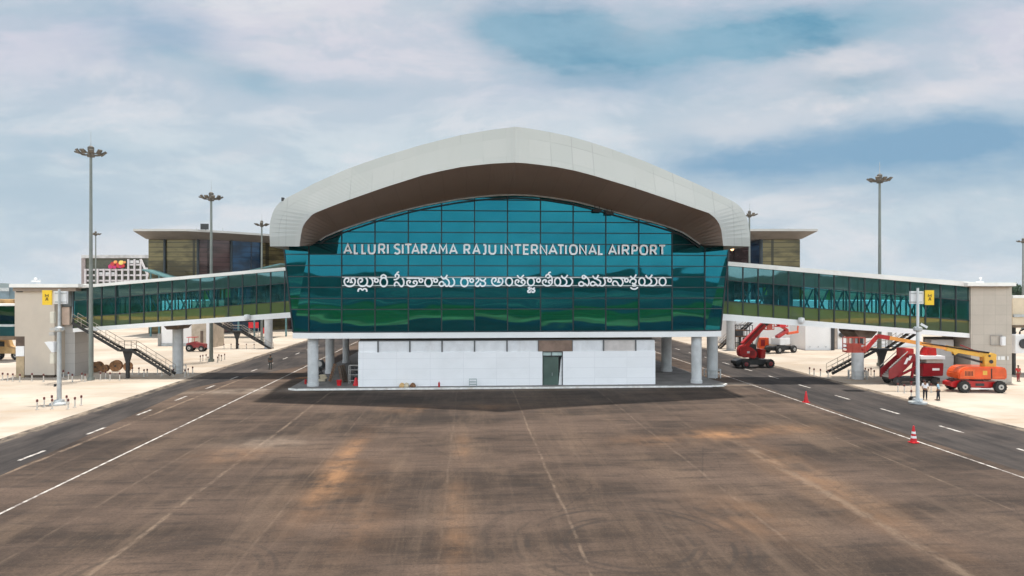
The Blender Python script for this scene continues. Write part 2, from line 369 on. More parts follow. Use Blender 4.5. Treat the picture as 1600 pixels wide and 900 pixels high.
    # tyre marks turning in front of the building
    def ring(cx, cy, r, w, amt):
        dx = N.m('SUBTRACT', P[0], cx); dy = N.m('SUBTRACT', P[1], cy)
        d = N.m('ABSOLUTE', N.m('SUBTRACT', N.m('SQRT', N.m('ADD', N.m('MULTIPLY', dx, dx), N.m('MULTIPLY', dy, dy))), r))
        return N.m('MULTIPLY', N.m('MULTIPLY', N.ramp(d, w, w*.3), N.ramp(N.noise(p, .5, 4, .7), .35, .6)), amt)
    tk = summ2(N, [ring(6.3, 26.5, 4.0, .16, .9), ring(6.3, 26.5, 4.5, .14, .7), ring(6.3, 26.5, 2.5, .16, .8), ring(6.3, 26.5, 2.9, .12, .6), ring(6.0, 27, 5.4, .3, .5), ring(-10.5, 24.2, 3.2, .16, .6), ring(-10.5, 24.2, 3.7, .14, .5)])
    c = N.mix(N.m('MINIMUM', N.m('MULTIPLY', tk, .75), .6), c, (.035, .028, .024))
    return c
def summ2(N, l):
    r = l[0]
    for k in l[1:]: r = N.m('ADD', r, k)
    return r
def m_road(N, p):
    P = N.sep(p)
    a = N.noise(N.mapv(p, sc=(1, .15, 1)), .6, 7, .7); c = N.mix(N.ramp(a, .35, .68), (.023, .020, .0195), (.068, .057, .051))
    b = N.noise(N.mapv(p, sc=(.5, 1, 1)), .12, 6, .65)
    c = N.mix(N.m('MULTIPLY', N.ramp(b, .5, .7), .5), c, (.13, .10, .082))
    sp = summ2(N, [dustline(N, P, -30.9, .8, amt=1., seed=21), dustline(N, P, 39.4, .8, amt=1., seed=22), dustline(N, P, -30.2, .35, amt=.5, seed=23), dustline(N, P, 38.8, .35, amt=.5, seed=24)])
    c = N.mix(N.m('MINIMUM', sp, .85), c, (.34, .27, .20))
    d = N.noise(p, 6., 4, .7)
    return N.mix(N.m('MULTIPLY', N.ramp(d, .4, .75), .3), c, (.04, .036, .034))
def m_grass(N, p):
    a = N.noise(N.mapv(p, sc=(.3, 1, 1)), .06, 6, .6); c = N.mix(N.ramp(a, .4, .62), (.05, .10, .006), (.17, .19, .02))
    b = N.noise(N.mapv(p, sc=(.12, 1, 1)), .035, 5, .6)
    return N.mix(N.ramp(b, .56, .64), c, (.20, .15, .08))
def m_sand(N, p):
    a = N.noise(p, .08, 6, .6); return N.mix(N.ramp(a, .35, .7), (.60, .20, .06), (.98, .50, .16))
def m_fields(N, p):
    P = N.sep(p)
    a = N.noise(N.mapv(p, sc=(.10, 1, 1)), .009, 4, .6); c = N.mix(N.ramp(a, .42, .55), (.05, .075, .07), (.09, .085, .08))
    b = N.noise(N.mapv(p, sc=(.10, 1, 1), loc=(4, 4, 0)), .020, 5, .65)
    return N.mix(N.ramp(b, .54, .60), c, (.75, .50, .30))

sheet('ground', rect(-9000, 9000, -9000, 9000), -.030, groundmat('scrub_ground', m_scrub, bump=0))
sheet('fields', rect(-2500, 2500, -2600, -235), -.022, groundmat('far_fields', m_fields, bump=0))
gp = [(-900, -90), (-400, -82), (-200, -96), (-120, -84), (-70, -92), (-40, -80), (-8, -90), (24, -76), (50, -94), (90, -78), (120, -90), (300, -80), (900, -90), (900, -234), (-900, -234)]
sheet('sand', rect(-900, 900, -110, -14), -.020, groundmat('sandy_verge', m_sand, bump=0))
sheet('taxiway', rect(-900, 900, -58, -12), -.016, groundmat('taxiway_asphalt', lambda N, p: N.mix(N.ramp(N.noise(p, .05, 5, .6), .4, .6), (.035, .04, .05), (.06, .062, .07)), bump=0))
sheet('grass_field', gp, -.012, groundmat('grass_field', m_grass, bump=0), label='green grass field behind the viewpoint, mirrored low in the glass front')
sheet('apron', rect(-330, 330, 6, 340), -.010, groundmat('pale_concrete', m_conc, bump=.006))
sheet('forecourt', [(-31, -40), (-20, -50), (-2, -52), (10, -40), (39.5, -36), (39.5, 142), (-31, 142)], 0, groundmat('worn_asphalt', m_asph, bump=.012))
roadm = groundmat('service_road_asphalt', m_road, bump=.010)
sheet('service_road', [(-31, -30), (-24.9, -30), (-24.9, 38), (-27.6, 70), (-21.2, 90), (-21.2, 140), (-31, 140)], .004, roadm)
sheet('service_road', [(31.2, -30), (39.5, -30), (39.5, 140), (29.7, 140), (29.7, 60)], .004, roadm)
def m_mark(N, p):
    a = N.noise(p, 2.0, 5, .7); return N.mix(N.ramp(a, .40, .66), (.54, .51, .47), (.16, .13, .115))
mark = groundmat('road_marking_paint', m_mark, bump=0)
b = MB(); wl = 0.075
for x in (-20.7, 29.2):
    b.add([(x-wl, -10, .009), (x+wl, -10, .009), (x+wl, 135, .009), (x-wl, 135, .009)], [(0, 1, 2, 3)])
for x, yo in ((-26.0, 34.2), (34.1, 30.9)):
    for k in range(15):
        y = yo+k*7.05-7
        b.add([(x-.11, y, .009), (x+.11, y, .009), (x+.11, y+2.4, .009), (x-.11, y+2.4, .009)], [(0, 1, 2, 3)])
tag(b.build('road_markings', mark), kind='structure')

# ================================================================== HILLS
def hill_range(name, cx, cy, rad, a0, a1, hfun, depth, col1, col2, label):
    n = 260; vs = []; fs = []
    rows = 7
    for i in range(n+1):
        a = a0+(a1-a0)*i/n
        h = hfun(i/n, a)
        for j in range(rows):
            tt = j/(rows-1); r = rad+depth*tt
            z = h*math.sin(min(1., tt*1.6)*math.pi/2)*(1+.25*math.sin(a*57+tt*7)*(tt < .9)) if j else -2
            vs.append((cx+math.sin(a)*r, cy+math.cos(a)*r, z))
    for i in range(n):
        for j in range(rows-1):
            fs.append((i*rows+j, (i+1)*rows+j, (i+1)*rows+j+1, i*rows+j+1))
    b = MB(); b.add(vs, fs)
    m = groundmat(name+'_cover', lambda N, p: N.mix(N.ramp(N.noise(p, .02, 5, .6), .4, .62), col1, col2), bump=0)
    return tag(b.build(name, m, smooth=True), kind='structure', label=label)
def rid(i, a, seed): return (math.sin(a*9+seed)+.6*math.sin(a*23+seed*2)+.35*math.sin(a*61+seed)+.25*math.sin(a*140+seed*3)+.18*math.sin(a*310+seed))
hill_range('hills', 0, 0, 3300, math.radians(100), math.radians(260), lambda i, a: 62+16*rid(i, a, 1.3), 900, (.015, .035, .015), (.03, .055, .02), 'dark wooded hills behind the viewpoint, mirrored in the glass front')
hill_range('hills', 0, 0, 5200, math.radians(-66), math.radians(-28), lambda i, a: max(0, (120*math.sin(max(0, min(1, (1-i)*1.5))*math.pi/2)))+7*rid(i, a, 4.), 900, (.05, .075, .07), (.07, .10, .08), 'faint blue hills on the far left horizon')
# ================================================================== GATE BUILDING (the central hall)
YF = 68.6
M['glass'] = glassmat('teal_mirror_glass', (.016, .160, .205), (.05, .25, .3), .94, wave=.030, sx=.11, sz=.22)
M['roofw'] = panelmat('roof_cladding', (.55, .54, .50), (.35, .35, .33), 3.6, 30, var=.025, sw=.02, dirt=(.50, .52, .48), damt=.45)
M['soffit'] = panelmat('soffit_cladding', (.29, .205, .16), (.19, .135, .11), 2.1, 30, var=.03, sw=.02)
M['fascia'] = None
def fascia_mat():
    m = bpy.data.materials.new('fascia_cladding'); m.use_nodes = True; t = m.node_tree; t.nodes.clear(); N = NT(t)
    o = N.n('ShaderNodeOutputMaterial'); b = N.n('ShaderNodeBsdfPrincipled'); t.links.new(b.outputs[0], o.inputs[0])
    pos = N.n('ShaderNodeNewGeometry').outputs['Position']; P = N.sep(pos)
    uv = N.n('ShaderNodeUVMap').outputs[0]; U = N.sep(uv)
    f = N.m('FRACT', N.m('DIVIDE', N.m('ADD', P[0], 500-4.0), 1.95)); f = N.m('MINIMUM', f, N.m('SUBTRACT', 1., f))
    sv_ = N.m('LESS_THAN', f, .02)
    h = N.m('MAXIMUM', N.m('LESS_THAN', N.m('ABSOLUTE', N.m('SUBTRACT', U[1], .30)), .010), N.m('MULTIPLY', N.m('LESS_THAN', N.m('ABSOLUTE', N.m('SUBTRACT', U[1], .82)), .008), .5))
    k = N.m('MAXIMUM', sv_, h)
    near = N.ramp(N.noise(N.mapv(pos, sc=(1, .2, 1)), .22, 3, .6), .40, .58, .03, .9)
    wn = N.n('ShaderNodeTexWhiteNoise'); N.put(wn.inputs[0], N.comb(N.m('FLOOR', N.m('DIVIDE', N.m('ADD', P[0], 500-4.0), 1.95)), N.m('ADD', N.m('GREATER_THAN', U[1], .30), N.m('GREATER_THAN', U[1], .82)), 0.))
    c = N.mix(wn.outputs[0], (.37, .385, .365), (.395, .405, .385))
    c = N.mix(N.m('MULTIPLY', N.m('LESS_THAN', U[1], .30), .35), c, (.34, .355, .335))
    n2 = N.noise(N.mapv(pos, sc=(1, 1, .35)), .45, 6, .65); c = N.mix(N.m('MULTIPLY', N.ramp(n2, .42, .75), .22), c, (.33, .34, .31))
    n3 = N.noise(N.mapv(pos, sc=(2.2, 1, .22)), 1.3, 5, .7); c = N.mix(N.m('MULTIPLY', N.ramp(n3, .56, .76), .16), c, (.30, .29, .25))
    c = N.mix(N.m('MULTIPLY', N.m('MULTIPLY', k, near), .45), c, (.20, .21, .20))
    N.put(b.inputs['Base Color'], c); b.inputs['Roughness'].default_value = .38
    return m
M['fascia'] = fascia_mat()

hall = thing('gate_building', 'large glass fronted gate building under a white arched roof, centre of the picture', 'building', (4.2, YF, 0))
def hb(b, name, m, parent=None, **kw):
    """build in world coordinates under the hall"""
    o = b.build(name, m, **kw); p = parent or hall
    o.parent = p; o.matrix_parent_inverse = p.matrix_world.inverted() if False else Matrix.Translation(-Vector((4.2, YF, 0))) if p is hall else Matrix.Identity(4)
    return o
outer_l = [(422,385),(421,365),(421.5,350),(424,338),(428,328),(434,319),(441,313),(452,307),(470,298),(490,287),(515,276),(540,265),(570,254),(600,244),(630,235),(660,226),(690,218.5),(720,211),(745,206.5),(770,202.5),(790,200),(805,198)]
outer_r = [(805,198),(822,200),(840,203),(865,207.5),(890,213),(920,221.5),(950,231),(980,242),(1010,253),(1040,266),(1070,279),(1095,290),(1120,302),(1136,310),(1148,316),(1156,322),(1162,330),(1167,340),(1170,352),(1171.5,368),(1172,385)]
inner_l = [(468,385),(470,368),(473,354),(478,346),(489,334),(515,323.5),(540,314),(570,303.5),(600,293),(630,283.5),(660,274),(690,267),(720,261),(745,258),(770,255.5),(790,254.5),(805,254)]
inner_r = [(805,254),(822,255),(840,257),(870,261),(900,267),(930,275),(960,284),(990,293),(1020,303),(1050,313),(1080,323.5),(1108,333),(1118,341),(1124,350),(1127.5,361),(1130,384)]
rear_l = [(487,383),(508,368.5),(534,357.5),(560,348.5),(586,340),(612,332.5),(638,325.5),(664,319.5),(690,314.5),(716,310),(748,306),(780,303.5),(805,303)]
rear_r = [(805,303),(830,304),(858,307),(895,313),(920,319),(946,326),(972,333),(998,340),(1024,347),(1050,355),(1067,362),(1082,372),(1098,383)]
def resample(pts, n):
    P = [Vector((x, y)) for x, y in pts]; L = [0]
    for a, b in zip(P[:-1], P[1:]): L.append(L[-1]+(b-a).length)
    out = []
    for i in range(n):
        s_ = L[-1]*i/(n-1); j = 0
        while j < len(L)-2 and L[j+1] < s_: j += 1
        k = (s_-L[j])/max(1e-9, L[j+1]-L[j]); out.append(P[j].lerp(P[j+1], min(1, k)))
    return out
NS = 64
def arc(l, r): return resample(l, NS)+resample(r, NS)[1:]
OA, IA, RA = arc(outer_l, outer_r), arc(inner_l, inner_r), arc(rear_l, rear_r)
def yf(px): return 56.9+5.6*(abs(px-805)/385)**.8
outer = [Wp(p.x, p.y, yf(p.x)+.02+1.3*min(1, max(0, (372-p.y)/110))) for p in OA]
outer2 = [Vector((p.x, p.y-.0, p.z)) for p in outer]
inner = [Wp(p.x, p.y, yf(p.x)) for p in IA]
rear = [Wp(p.x, p.y, YF-.12) for p in RA]
n = len(outer)
# fascia with uv (v across its height), mean thickness given by the return edges
b = MB(); b.add(outer+inner, [(i, i+1, n+i+1, n+i) for i in range(n-1)])
fo = hb(b, 'fascia', M['fascia'], smooth=False)
uvl = fo.data.uv_layers.new(name='UVMap')
for poly in fo.data.polygons:
    for li in poly.loop_indices:
        vi = fo.data.loops[li].vertex_index; uvl.data[li].uv = ((vi % n)/n, 0. if vi < n else 1.)
# soffit between the fascia edge and the glass line
b = MB(); b.add(inner+rear, [(i, i+1, n+i+1, n+i) for i in range(n-1)])
hb(b, 'soffit', M['soffit'])
# roof shell running back, and the undersides of the two roof legs
YB = 112.
back_ = [Vector((p.x*1.0, YB, p.z)) for p in outer]
rim_ = [Vector((p.x, p.y+.02, p.z+.0)) for p in outer]
b = MB(); b.add(outer+back_, [(i+1, i, n+i, n+i+1) for i in range(n-1)])
cz = Vector((4.2, YB, 13.8)); b.add(back_+[cz], [(i, i+1, n) for i in range(n-1)])
for s_ in (0, n-1):
    ob = Vector((outer[s_].x, YF+.3, rear[s_].z)); mid_ = Vector((outer[s_].x, YB, outer[s_].z))
    b.add([outer[s_], inner[s_], rear[s_], ob], [(0, 1, 2, 3)])
hb(b, 'roof_shell', M['roofw'], smooth=True)
# glazing and its grid
zt = lambda py: HC+(450-py)/FP*YF
ROWS = [zt(y) for y in (518, 483, 466, 449, 432.4, 415.4, 398, 381, 363.5, 346.5, 329.5, 312.5)]
colpx = [482, 534, 586, 638, 690, 741.5, 793, 844.5, 895.5, 946.5, 998, 1050, 1102]
cx = [Wp(p, 450, YF).x for p in colpx]
yoff = {0: .36, 12: .36}
def fy(i):                                   # the two end bays turn back a little
    return YF + (.16 if i in (0, 12) else 0)
def arcz(x):
    for a, c in zip(rear[:-1], rear[1:]):
        if a.x <= x <= c.x: return a.z+(c.z-a.z)*(x-a.x)/(c.x-a.x)
    return rear[0].z-.12
zb = ROWS[0]
eL, eLb = Wp(443, 387, YF+.42), Wp(458, 518, YF+.42); eR, eRb = Wp(1139, 387, YF+.42), Wp(1126, 518, YF+.42)
b = MB(); mu = MB(); PR = random.Random(11)
zleg = rear[0].z-.10
for i in range(12):
    xa, xb_ = cx[i], cx[i+1]; ya, yb_ = fy(i), fy(i+1)
    xs = [xa+(xb_-xa)*k/6 for k in range(7)]
    ys = [ya+(yb_-ya)*k/6 for k in range(7)]
    top_ = [max(arcz(x), zleg) for x in xs]
    RZ = ROWS+[40.]
    for r in range(len(ROWS)):
        z0_, z1_ = RZ[r], RZ[r+1]
        if max(top_) <= z0_: continue
        ta, tb = PR.uniform(-.0022, .0022), PR.uniform(-.0042, .0042); xc_, zc_ = (xa+xb_)/2, (z0_+min(z1_, z0_+1.1))/2
        for k in range(6):
            if max(top_[k], top_[k+1]) <= z0_: continue
            q = [(xs[k], z0_), (xs[k+1], z0_), (xs[k+1], min(z1_, max(z0_, top_[k+1]))), (xs[k], min(z1_, max(z0_, top_[k])))]
            yy = lambda x: ya+(yb_-ya)*(x-xa)/(xb_-xa)
            b.add([(x, yy(x)+ta*(x-xc_)+tb*(z-zc_), z) for x, z in q], [(0, 1, 2, 3)])
b.add([(eLb.x, eLb.y, zb), (cx[0], fy(0), zb), (cx[0], fy(0), zleg), (eL.x, eL.y, zleg+.2)], [(0, 1, 2, 3)])
b.add([(cx[12], fy(12), zb), (eRb.x, eRb.y, zb), (eR.x, eR.y, zleg+.2), (cx[12], fy(12), zleg)], [(0, 1, 2, 3)])
hb(b, 'glazing', M['glass'])
for i, x in enumerate(cx):
    zz = max(arcz(x), zleg); mu.box(x-.055, x+.055, fy(i)-.10, fy(i)+.05, zb, zz)
for r, z in enumerate(ROWS):
    hh = .045 if r else .06
    for i in range(12):
        xa, xb_ = cx[i], cx[i+1]
        if z < zleg: A0, A1 = 0, 1
        else:
            ks = [k/40 for k in range(41) if arcz(xa+(xb_-xa)*k/40) > z and (xa+(xb_-xa)*k/40) > rear[0].x]
            if not ks: continue
            A0, A1 = ks[0], ks[-1]
        ya, yb_ = fy(i), fy(i+1)
        mu.bar((xa+(xb_-xa)*A0, ya+(yb_-ya)*A0-.035, z), (xa+(xb_-xa)*A1, ya+(yb_-ya)*A1-.035, z), .07, hh*2)
    if z < zleg:
        tt = (z-zb)/(zleg-zb)
        mu.bar((eLb.x+(eL.x-eLb.x)*tt, YF+.39, z), (cx[0], fy(0)-.035, z), .07, hh*2)
        mu.bar((cx[12], fy(12)-.035, z), (eRb.x+(eR.x-eRb.x)*tt, YF+.39, z), .07, hh*2)
mu.bar((eLb.x, YF+.40, zb), (eL.x, YF+.40, zleg+.2), .12); mu.bar((eRb.x, YF+.40, zb), (eR.x, YF+.40, zleg+.2), .12)
hb(mu, 'mullion_grid', M['mull'])
# arch trims: a pale lip under the soffit and the dark head of the glazing below it
b = MB(); b2 = MB()
for a, c in zip(rear[:-1], rear[1:]):
    if a.z < zleg+.6: continue
    dn = Vector((0, -.06, -.10)); b.bar(a+dn, c+dn, .10, .14)
    dn = Vector((0, 0, -.42)); b2.bar(a+dn, c+dn, .14, .13)
hb(b, 'arch_lip', M['galv']); hb(b2, 'arch_head_bar', M['mull'])
# pale slab edge, underside, body sides
zs = [HC+(450-y)/FP*YF for y in (519, 527)]
b = MB()
b.prism([(eLb.x-.02, YF+.30), (cx[0], YF-.04), (cx[1], YF-.2), (cx[11], YF-.2), (cx[12], YF-.04), (eRb.x+.02, YF+.30), (eRb.x+.02, YB-.1), (eLb.x-.02, YB-.1)], zs[0]-.005, zs[1]-.05, 'z')
hb(b, 'floor_beam', M['beam'])
M['sidew'] = panelmat('side_cladding', (.50, .50, .48), (.25, .25, .25), 3.0, 1.4, axes='YZ')
b = MB()
for e0, e1, s_ in ((eLb, eL, -1), (eRb, eR, 1)):
    b = MB(); b.prism([(e0.x, zb), (e1.x, zleg+.2), (e1.x-s_*.2, zleg+.2), (e0.x-s_*.2, zb)], YF+.60, YB-.2, 'y'); hb(b, 'side_wall', M['sidew'])
b = MB()
b.prism([(eLb.x, zb), (eL.x, zleg), (eR.x, zleg), (eRb.x, zb)], YB-.2, YB+.05, 'y'); hb(b, 'rear_wall', M['sidew'])
# columns of the undercroft
zc = zs[1]-.05
colspec = [(-15.6, 69.8, .53), (Wp(515.5, 450, 80).x, 80, .50), (Wp(540.5, 450, 91).x, 91, .42), (23.65, 69.6, .53), (23.4, 79.5, .60), (-15.6, 108, .55), (23.6, 94, .55), (23.6, 108, .55)]
for x, y, r in colspec:
    b = MB(); b.lathe([(r*1.12, .15), (r*1.12, .45), (r, .50), (r, zc)], (x, y, 0), 28); hb(b, 'column', M['conc_col'], smooth=True)
# plinth slab with rounded white kerb
pl = [(-17.6, 68.2), (-16.6, 67.7), (24.6, 67.55), (25.9, 67.9), (26.6, 69.0), (26.2, 72), (24.8, 112), (-17.0, 112), (-17.6, 72)]
M['plinth'] = mat('plinth_concrete', (.20, .19, .18), .85, var=.15, vscale=.5, bump=.003)
sheetp = MB(); sheetp.prism(pl, -.01, .15, 'z'); hb(sheetp, 'plinth', M['plinth'])
kb = MB()
M['kerb'] = mat('kerb_white', (.80, .78, .74), .7, var=.12, vscale=2, dirt=(.45, .33, .2), dscale=1.5)
for a, c in zip(pl[:-5], pl[1:-4]): kb.bar((a[0], a[1], .10), (c[0], c[1], .07), .16, .17)
hb(kb, 'kerb', M['kerb'])
# white ground floor enclosure
M['wallw'] = panelmat('white_sheet_wall', (.86, .86, .87), (.66, .66, .68), 3.33, 1.05, var=.02, sw=.014, rough=.4, dirt=(.72, .72, .72), damt=.35)
x0, x1 = Wp(559, 560, YF).x, Wp(1025, 560, YF).x
dz0, dz1 = Wp(848, 560, YF).x, Wp(880, 560, YF).x
zh = HC-(550-450)/FP*YF; YW = YF+.25
b = MB()
b.box(x0, dz0, YW, YW+.2, .15, zh); b.box(dz1, x1, YW, YW+.2, .15, zh)
b.box(x0, x0+.2, YW+.2, YW+9, .15, zh+1.0); b.box(x1-.2, x1, YW+.2, YW+9, .15, zh+1.0); b.box(x0, x1, YW+9, YW+9.2, .15, zh+1.0)
wl_ = hb(b, 'ground_floor_wall', M['wallw'])
b = MB(); zt2 = zc-.32
M['infill'] = mat('infill_board', (.72, .72, .73), .7, var=.05, vscale=1.1, dirt=(.45, .42, .40), dscale=.9, damt=.3)
M['infillw'] = mat('infill_board_warm', (.58, .53, .50), .7, var=.08, vscale=1.1)
M['brownp'] = mat('brown_board', (.24, .16, .12), .75, var=.15)
pd = [559, 590, 640, 690.5, 741.5, 792.5, 842, 894.5, 944, 994.5, 1025]
for i in range(10):
    if pd[i] == 842: continue
    xa, xb_ = Wp(pd[i], 545, YF).x+.06, Wp(pd[i+1], 545, YF).x-.06
    b = MB(); b.box(xa, xb_, YW+.10, YW+.18, zh+.004, zt2)
    hb(b, 'infill_panel', M['infillw'] if i in (8,) else (M['wallw'] if i == 0 else M['infill']))
b = MB()
for p in pd[1:-1]:
    xx = Wp(p, 545, YF).x; b.box(xx-.07, xx+.07, YW+.02, YW+.16, zh+.004, zt2)
b.box(x0, x1, YW+.06, YW+.3, zt2, zt2+.10); hb(b, 'infill_frame', mat('frame_grey', (.12, .12, .12), .6))
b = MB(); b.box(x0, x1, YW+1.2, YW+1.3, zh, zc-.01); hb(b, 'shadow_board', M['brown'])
b = MB(); b.box(Wp(842, 540, YF).x, Wp(894.5, 540, YF).x, YW-.04, YW+.12, zh+.01, zt2+.003); hb(b, 'lintel_board', M['brownp'])
M['doorg'] = mat('green_door', (.075, .12, .10), .3, var=.12, vscale=.6, coat=.5)
d_ = MB(); d_.box(dz0+.07, dz1-.42, YW+.12, YW+.17, .16, zh-.52); door = hb(d_, 'door', M['doorg'])
d_ = MB(); d_.bar((dz0+1.0, YW+.06, 1.1), (dz0+1.0, YW+.06, 1.4), .04); hh_ = d_.build('handle', M['galv'], door)
d_ = MB(); xm = (dz0+dz1)/2
d_.box(dz0, dz0+.07, YW-.01, YW+.16, .15, zh); d_.box(dz1-.09, dz1, YW-.01, YW+.16, .15, zh); d_.box(dz0+.07, dz1-.09, YW-.01, YW+.16, zh-.07, zh-.002); d_.box(dz0+.07, dz1-.09, YW-.01, YW+.16, zh-.52, zh-.42); d_.box(xm-.15, xm-.09, YW, YW+.15, zh-.42, zh-.07)
hb(d_, 'door_frame', M['dark'])
M['fan'] = mat('transom_pane', (.45, .55, .52), .15, var=.1)
d_ = MB(); d_.box(dz0+.07, dz1-.09, YW+.09, YW+.10, zh-.42, zh-.07); hb(d_, 'transom_pane', M['fan'])
d_ = MB(); d_.add([(dz1-.42, YW+.10, .16), (dz1-.09, YW+.10, .16), (dz1-.09, YW+.10, zh-.52), (dz1-.20, YW+.10, zh-.9)], [(0, 1, 2, 3)]); hb(d_, 'door_side_sheet', M['white'])
# small flood lamp on the left roof shoulder and cleaning cradle under the right of the arch
p = Wp(443, 313, yf(443)+1.0); d_ = MB(); d_.box(p.x-.12, p.x+.1, p.y-.3, p.y, p.z-.1, p.z+.22); d_.bar((p.x, p.y, p.z), (p.x+.05, p.y+.2, p.z-.4), .06); hb(d_, 'roof_lamp', M['dark'])
for px, py in ((933, 329), (952, 333)):
    p = Wp(px, py, YF-.45); d_ = MB(); d_.box(p.x-.4, p.x+.4, p.y-.25, p.y+.2, p.z-.16, p.z+.14); d_.bar((p.x-.2, p.y, p.z), (p.x-.25, p.y, p.z+.6), .05); d_.bar((p.x+.2, p.y, p.z), (p.x+.25, p.y, p.z+.6), .05); hb(d_, 'track_trolley', M['dark'])

# ================================================================== LETTERING
M['letter'] = mat('white_letter', (.92, .93, .95), .4, var=.02)
def ribbon(b, pts, w, y0, dep=.10, closed=False):
    """flat bar of width w following 2D points (x,z), front at y0"""
    P = [Vector(p) for p in pts]; n = len(P); L = []; R = []
    for i in range(n):
        if closed: a, c = P[(i-1) % n], P[(i+1) % n]; d0 = (P[i]-a).normalized(); d1 = (c-P[i]).normalized()
        else:
            d0 = (P[i]-P[i-1]).normalized() if i else (P[1]-P[0]).normalized()
            d1 = (P[i+1]-P[i]).normalized() if i < n-1 else d0
        d = (d0+d1)
        if d.length < 1e-3: d = d1
        d.normalize(); nn = Vector((-d.y, d.x)); k = max(.55, nn.dot(Vector((-d1.y, d1.x))))
        L.append(P[i]+nn*w/2/k); R.append(P[i]-nn*w/2/k)
    vs = [(p.x, y0, p.y) for p in L]+[(p.x, y0, p.y) for p in R]+[(p.x, y0+dep, p.y) for p in L]+[(p.x, y0+dep, p.y) for p in R]
    fs = []
    for i in range(n if closed else n-1):
        j = (i+1) % n
        fs += [(i, j, n+j, n+i), (2*n+i, 3*n+i, 3*n+j, 2*n+j), (i, 2*n+i, 2*n+j, j), (n+i, n+j, 3*n+j, 3*n+i)]
    if not closed: fs += [(0, n, 3*n, 2*n), (n-1, 3*n-1, 4*n-1, 2*n-1)]
    b.add(vs, fs)
def smooth_pts(pts, k=5, closed=False):
    n = len(pts); out = []
    if n < 3: return pts
    for i in range(n if closed else n-1):
        if closed: p0, p1, p2, p3 = [pts[(i+j) % n] for j in (-1, 0, 1, 2)]
        else: p0, p1, p2, p3 = pts[max(0, i-1)], pts[i], pts[i+1], pts[min(n-1, i+2)]
        for s_ in range(k):
            t_ = s_/k
            out.append(tuple(.5*((2*p1[j])+(-p0[j]+p2[j])*t_+(2*p0[j]-5*p1[j]+4*p2[j]-p3[j])*t_*t_+(-p0[j]+3*p1[j]-3*p2[j]+p3[j])*t_**3) for j in (0, 1)))
    if not closed: out.append(pts[-1])
    return out
rnd = lambda pts: ('c', pts)
LET = {
 'A': [[(0,0),(.5,1),(1,0)], [(.17,.3),(.83,.3)]], 'L': [[(0,1),(0,0),(1,0)]], 'I': [[(0,0),(0,1)]],
 'U': [rnd([(0,1),(0,.6),(.02,.25),(.2,.03),(.5,0),(.8,.03),(.98,.25),(1,.6),(1,1)])],
 'R': [[(0,0),(0,1)], rnd([(0,1),(.5,1),(.85,.95),(.98,.74),(.85,.52),(.5,.46),(0,.46)]), [(.5,.46),(1,0)]],
 'P': [[(0,0),(0,1)], rnd([(0,1),(.5,1),(.88,.94),(1,.72),(.88,.48),(.5,.42),(0,.42)])],
 'S': [rnd([(.97,.9),(.75,1),(.4,1),(.08,.88),(.05,.68),(.35,.55),(.7,.46),(.97,.32),(.95,.1),(.65,0),(.3,0),(0,.1)])],
 'T': [[(0,1),(1,1)], [(.5,1),(.5,0)]], 'M': [[(0,0),(.06,1),(.5,.32),(.94,1),(1,0)]], 'J': [[(.1,1),(1,1)], rnd([(1,1),(1,.5),(1,.22),(.85,.04),(.5,0),(.0,.0)])],
 'N': [[(0,0),(0,1),(1,0),(1,1)]], 'E': [[(1,1),(0,1),(0,0),(1,0)], [(0,.52),(.88,.52)]],
 'O': [('o', [(.5,1),(.15,.93),(0,.65),(0,.35),(.15,.07),(.5,0),(.85,.07),(1,.35),(1,.65),(.85,.93)])]}
YL = YF-.32; sc_ = YF/FP
def fx(px): return Wp(px, 450, YL).x
def fz(py): return HC+(450-py)/FP*YL
tx = [('A',40,125),('L',140,188),('L',213,265),('U',275,350),('R',375,445),('I',468,468),('S',525,590),('I',611,611),('T',625,705),('A',693,775),('R',785,850),('A',865,945),('M',955,1042),('A',1055,1140),('R',1195,1262),('A',1280,1360),('J',1375,1415),('U',1435,1510)]
words = [(c, 530+a/6.154, 530+b_/6.154) for c, a, b_ in tx]
tx = [('I',20,20),('N',50,125),('T',135,210),('E',220,280),('R',293,360),('N',375,445),('A',455,540),('T',535,605),('I',617,617),('O',648,725),('N',740,810),('A',825,905),('L',915,965),('A',1010,1090),('I',1107,1107),('R',1135,1205),('P',1225,1285),('O',1300,1378),('R',1395,1462),('T',1475,1545)]
words += [(c, 780+a/5.926, 780+b_/5.926) for c, a, b_ in tx]
sgn = thing('name_sign', 'white capital letters spelling the airport name on the glass front, upper line', 'sign', (4.2, YL, 13.0))
inv = lambda o: Matrix.Translation(-Vector(o.location))
yt, yb2 = 382.6, 396.6; hw = .085
for c, a, b_ in words:
    xa, xb_ = fx(a)+hw, fx(b_)-hw
    if c == 'I': xa = fx(a); xb_ = xa
    b = MB()
    for k, st in enumerate(LET[c]):
        cl = False; sm = False
        if isinstance(st, tuple): cl = st[0] == 'o'; sm = True; st = st[1]
        pts = [(xa+(xb_-xa)*u_, fz(yb2)+(fz(yt)-fz(yb2))*v_) for u_, v_ in st]
        if sm: pts = smooth_pts(pts, 4, cl)
        ribbon(b, pts, .180, YL-.006*k, .06, cl)
    o = b.build('letter', M['letter'], sgn); o.matrix_parent_inverse = inv(sgn)
sg2 = thing('name_sign', 'white Telugu lettering of the airport name on two thin rails, lower line', 'sign', (4.2, YL, 10.5))
def ell(cx_, cy_, rx, ry): return ('o', [(cx_+rx*math.cos(k*math.pi/6), cy_+ry*math.sin(k*math.pi/6)) for k in range(12)])
def circ_(cx_, cy_, r): return ell(cx_, cy_, r, r)
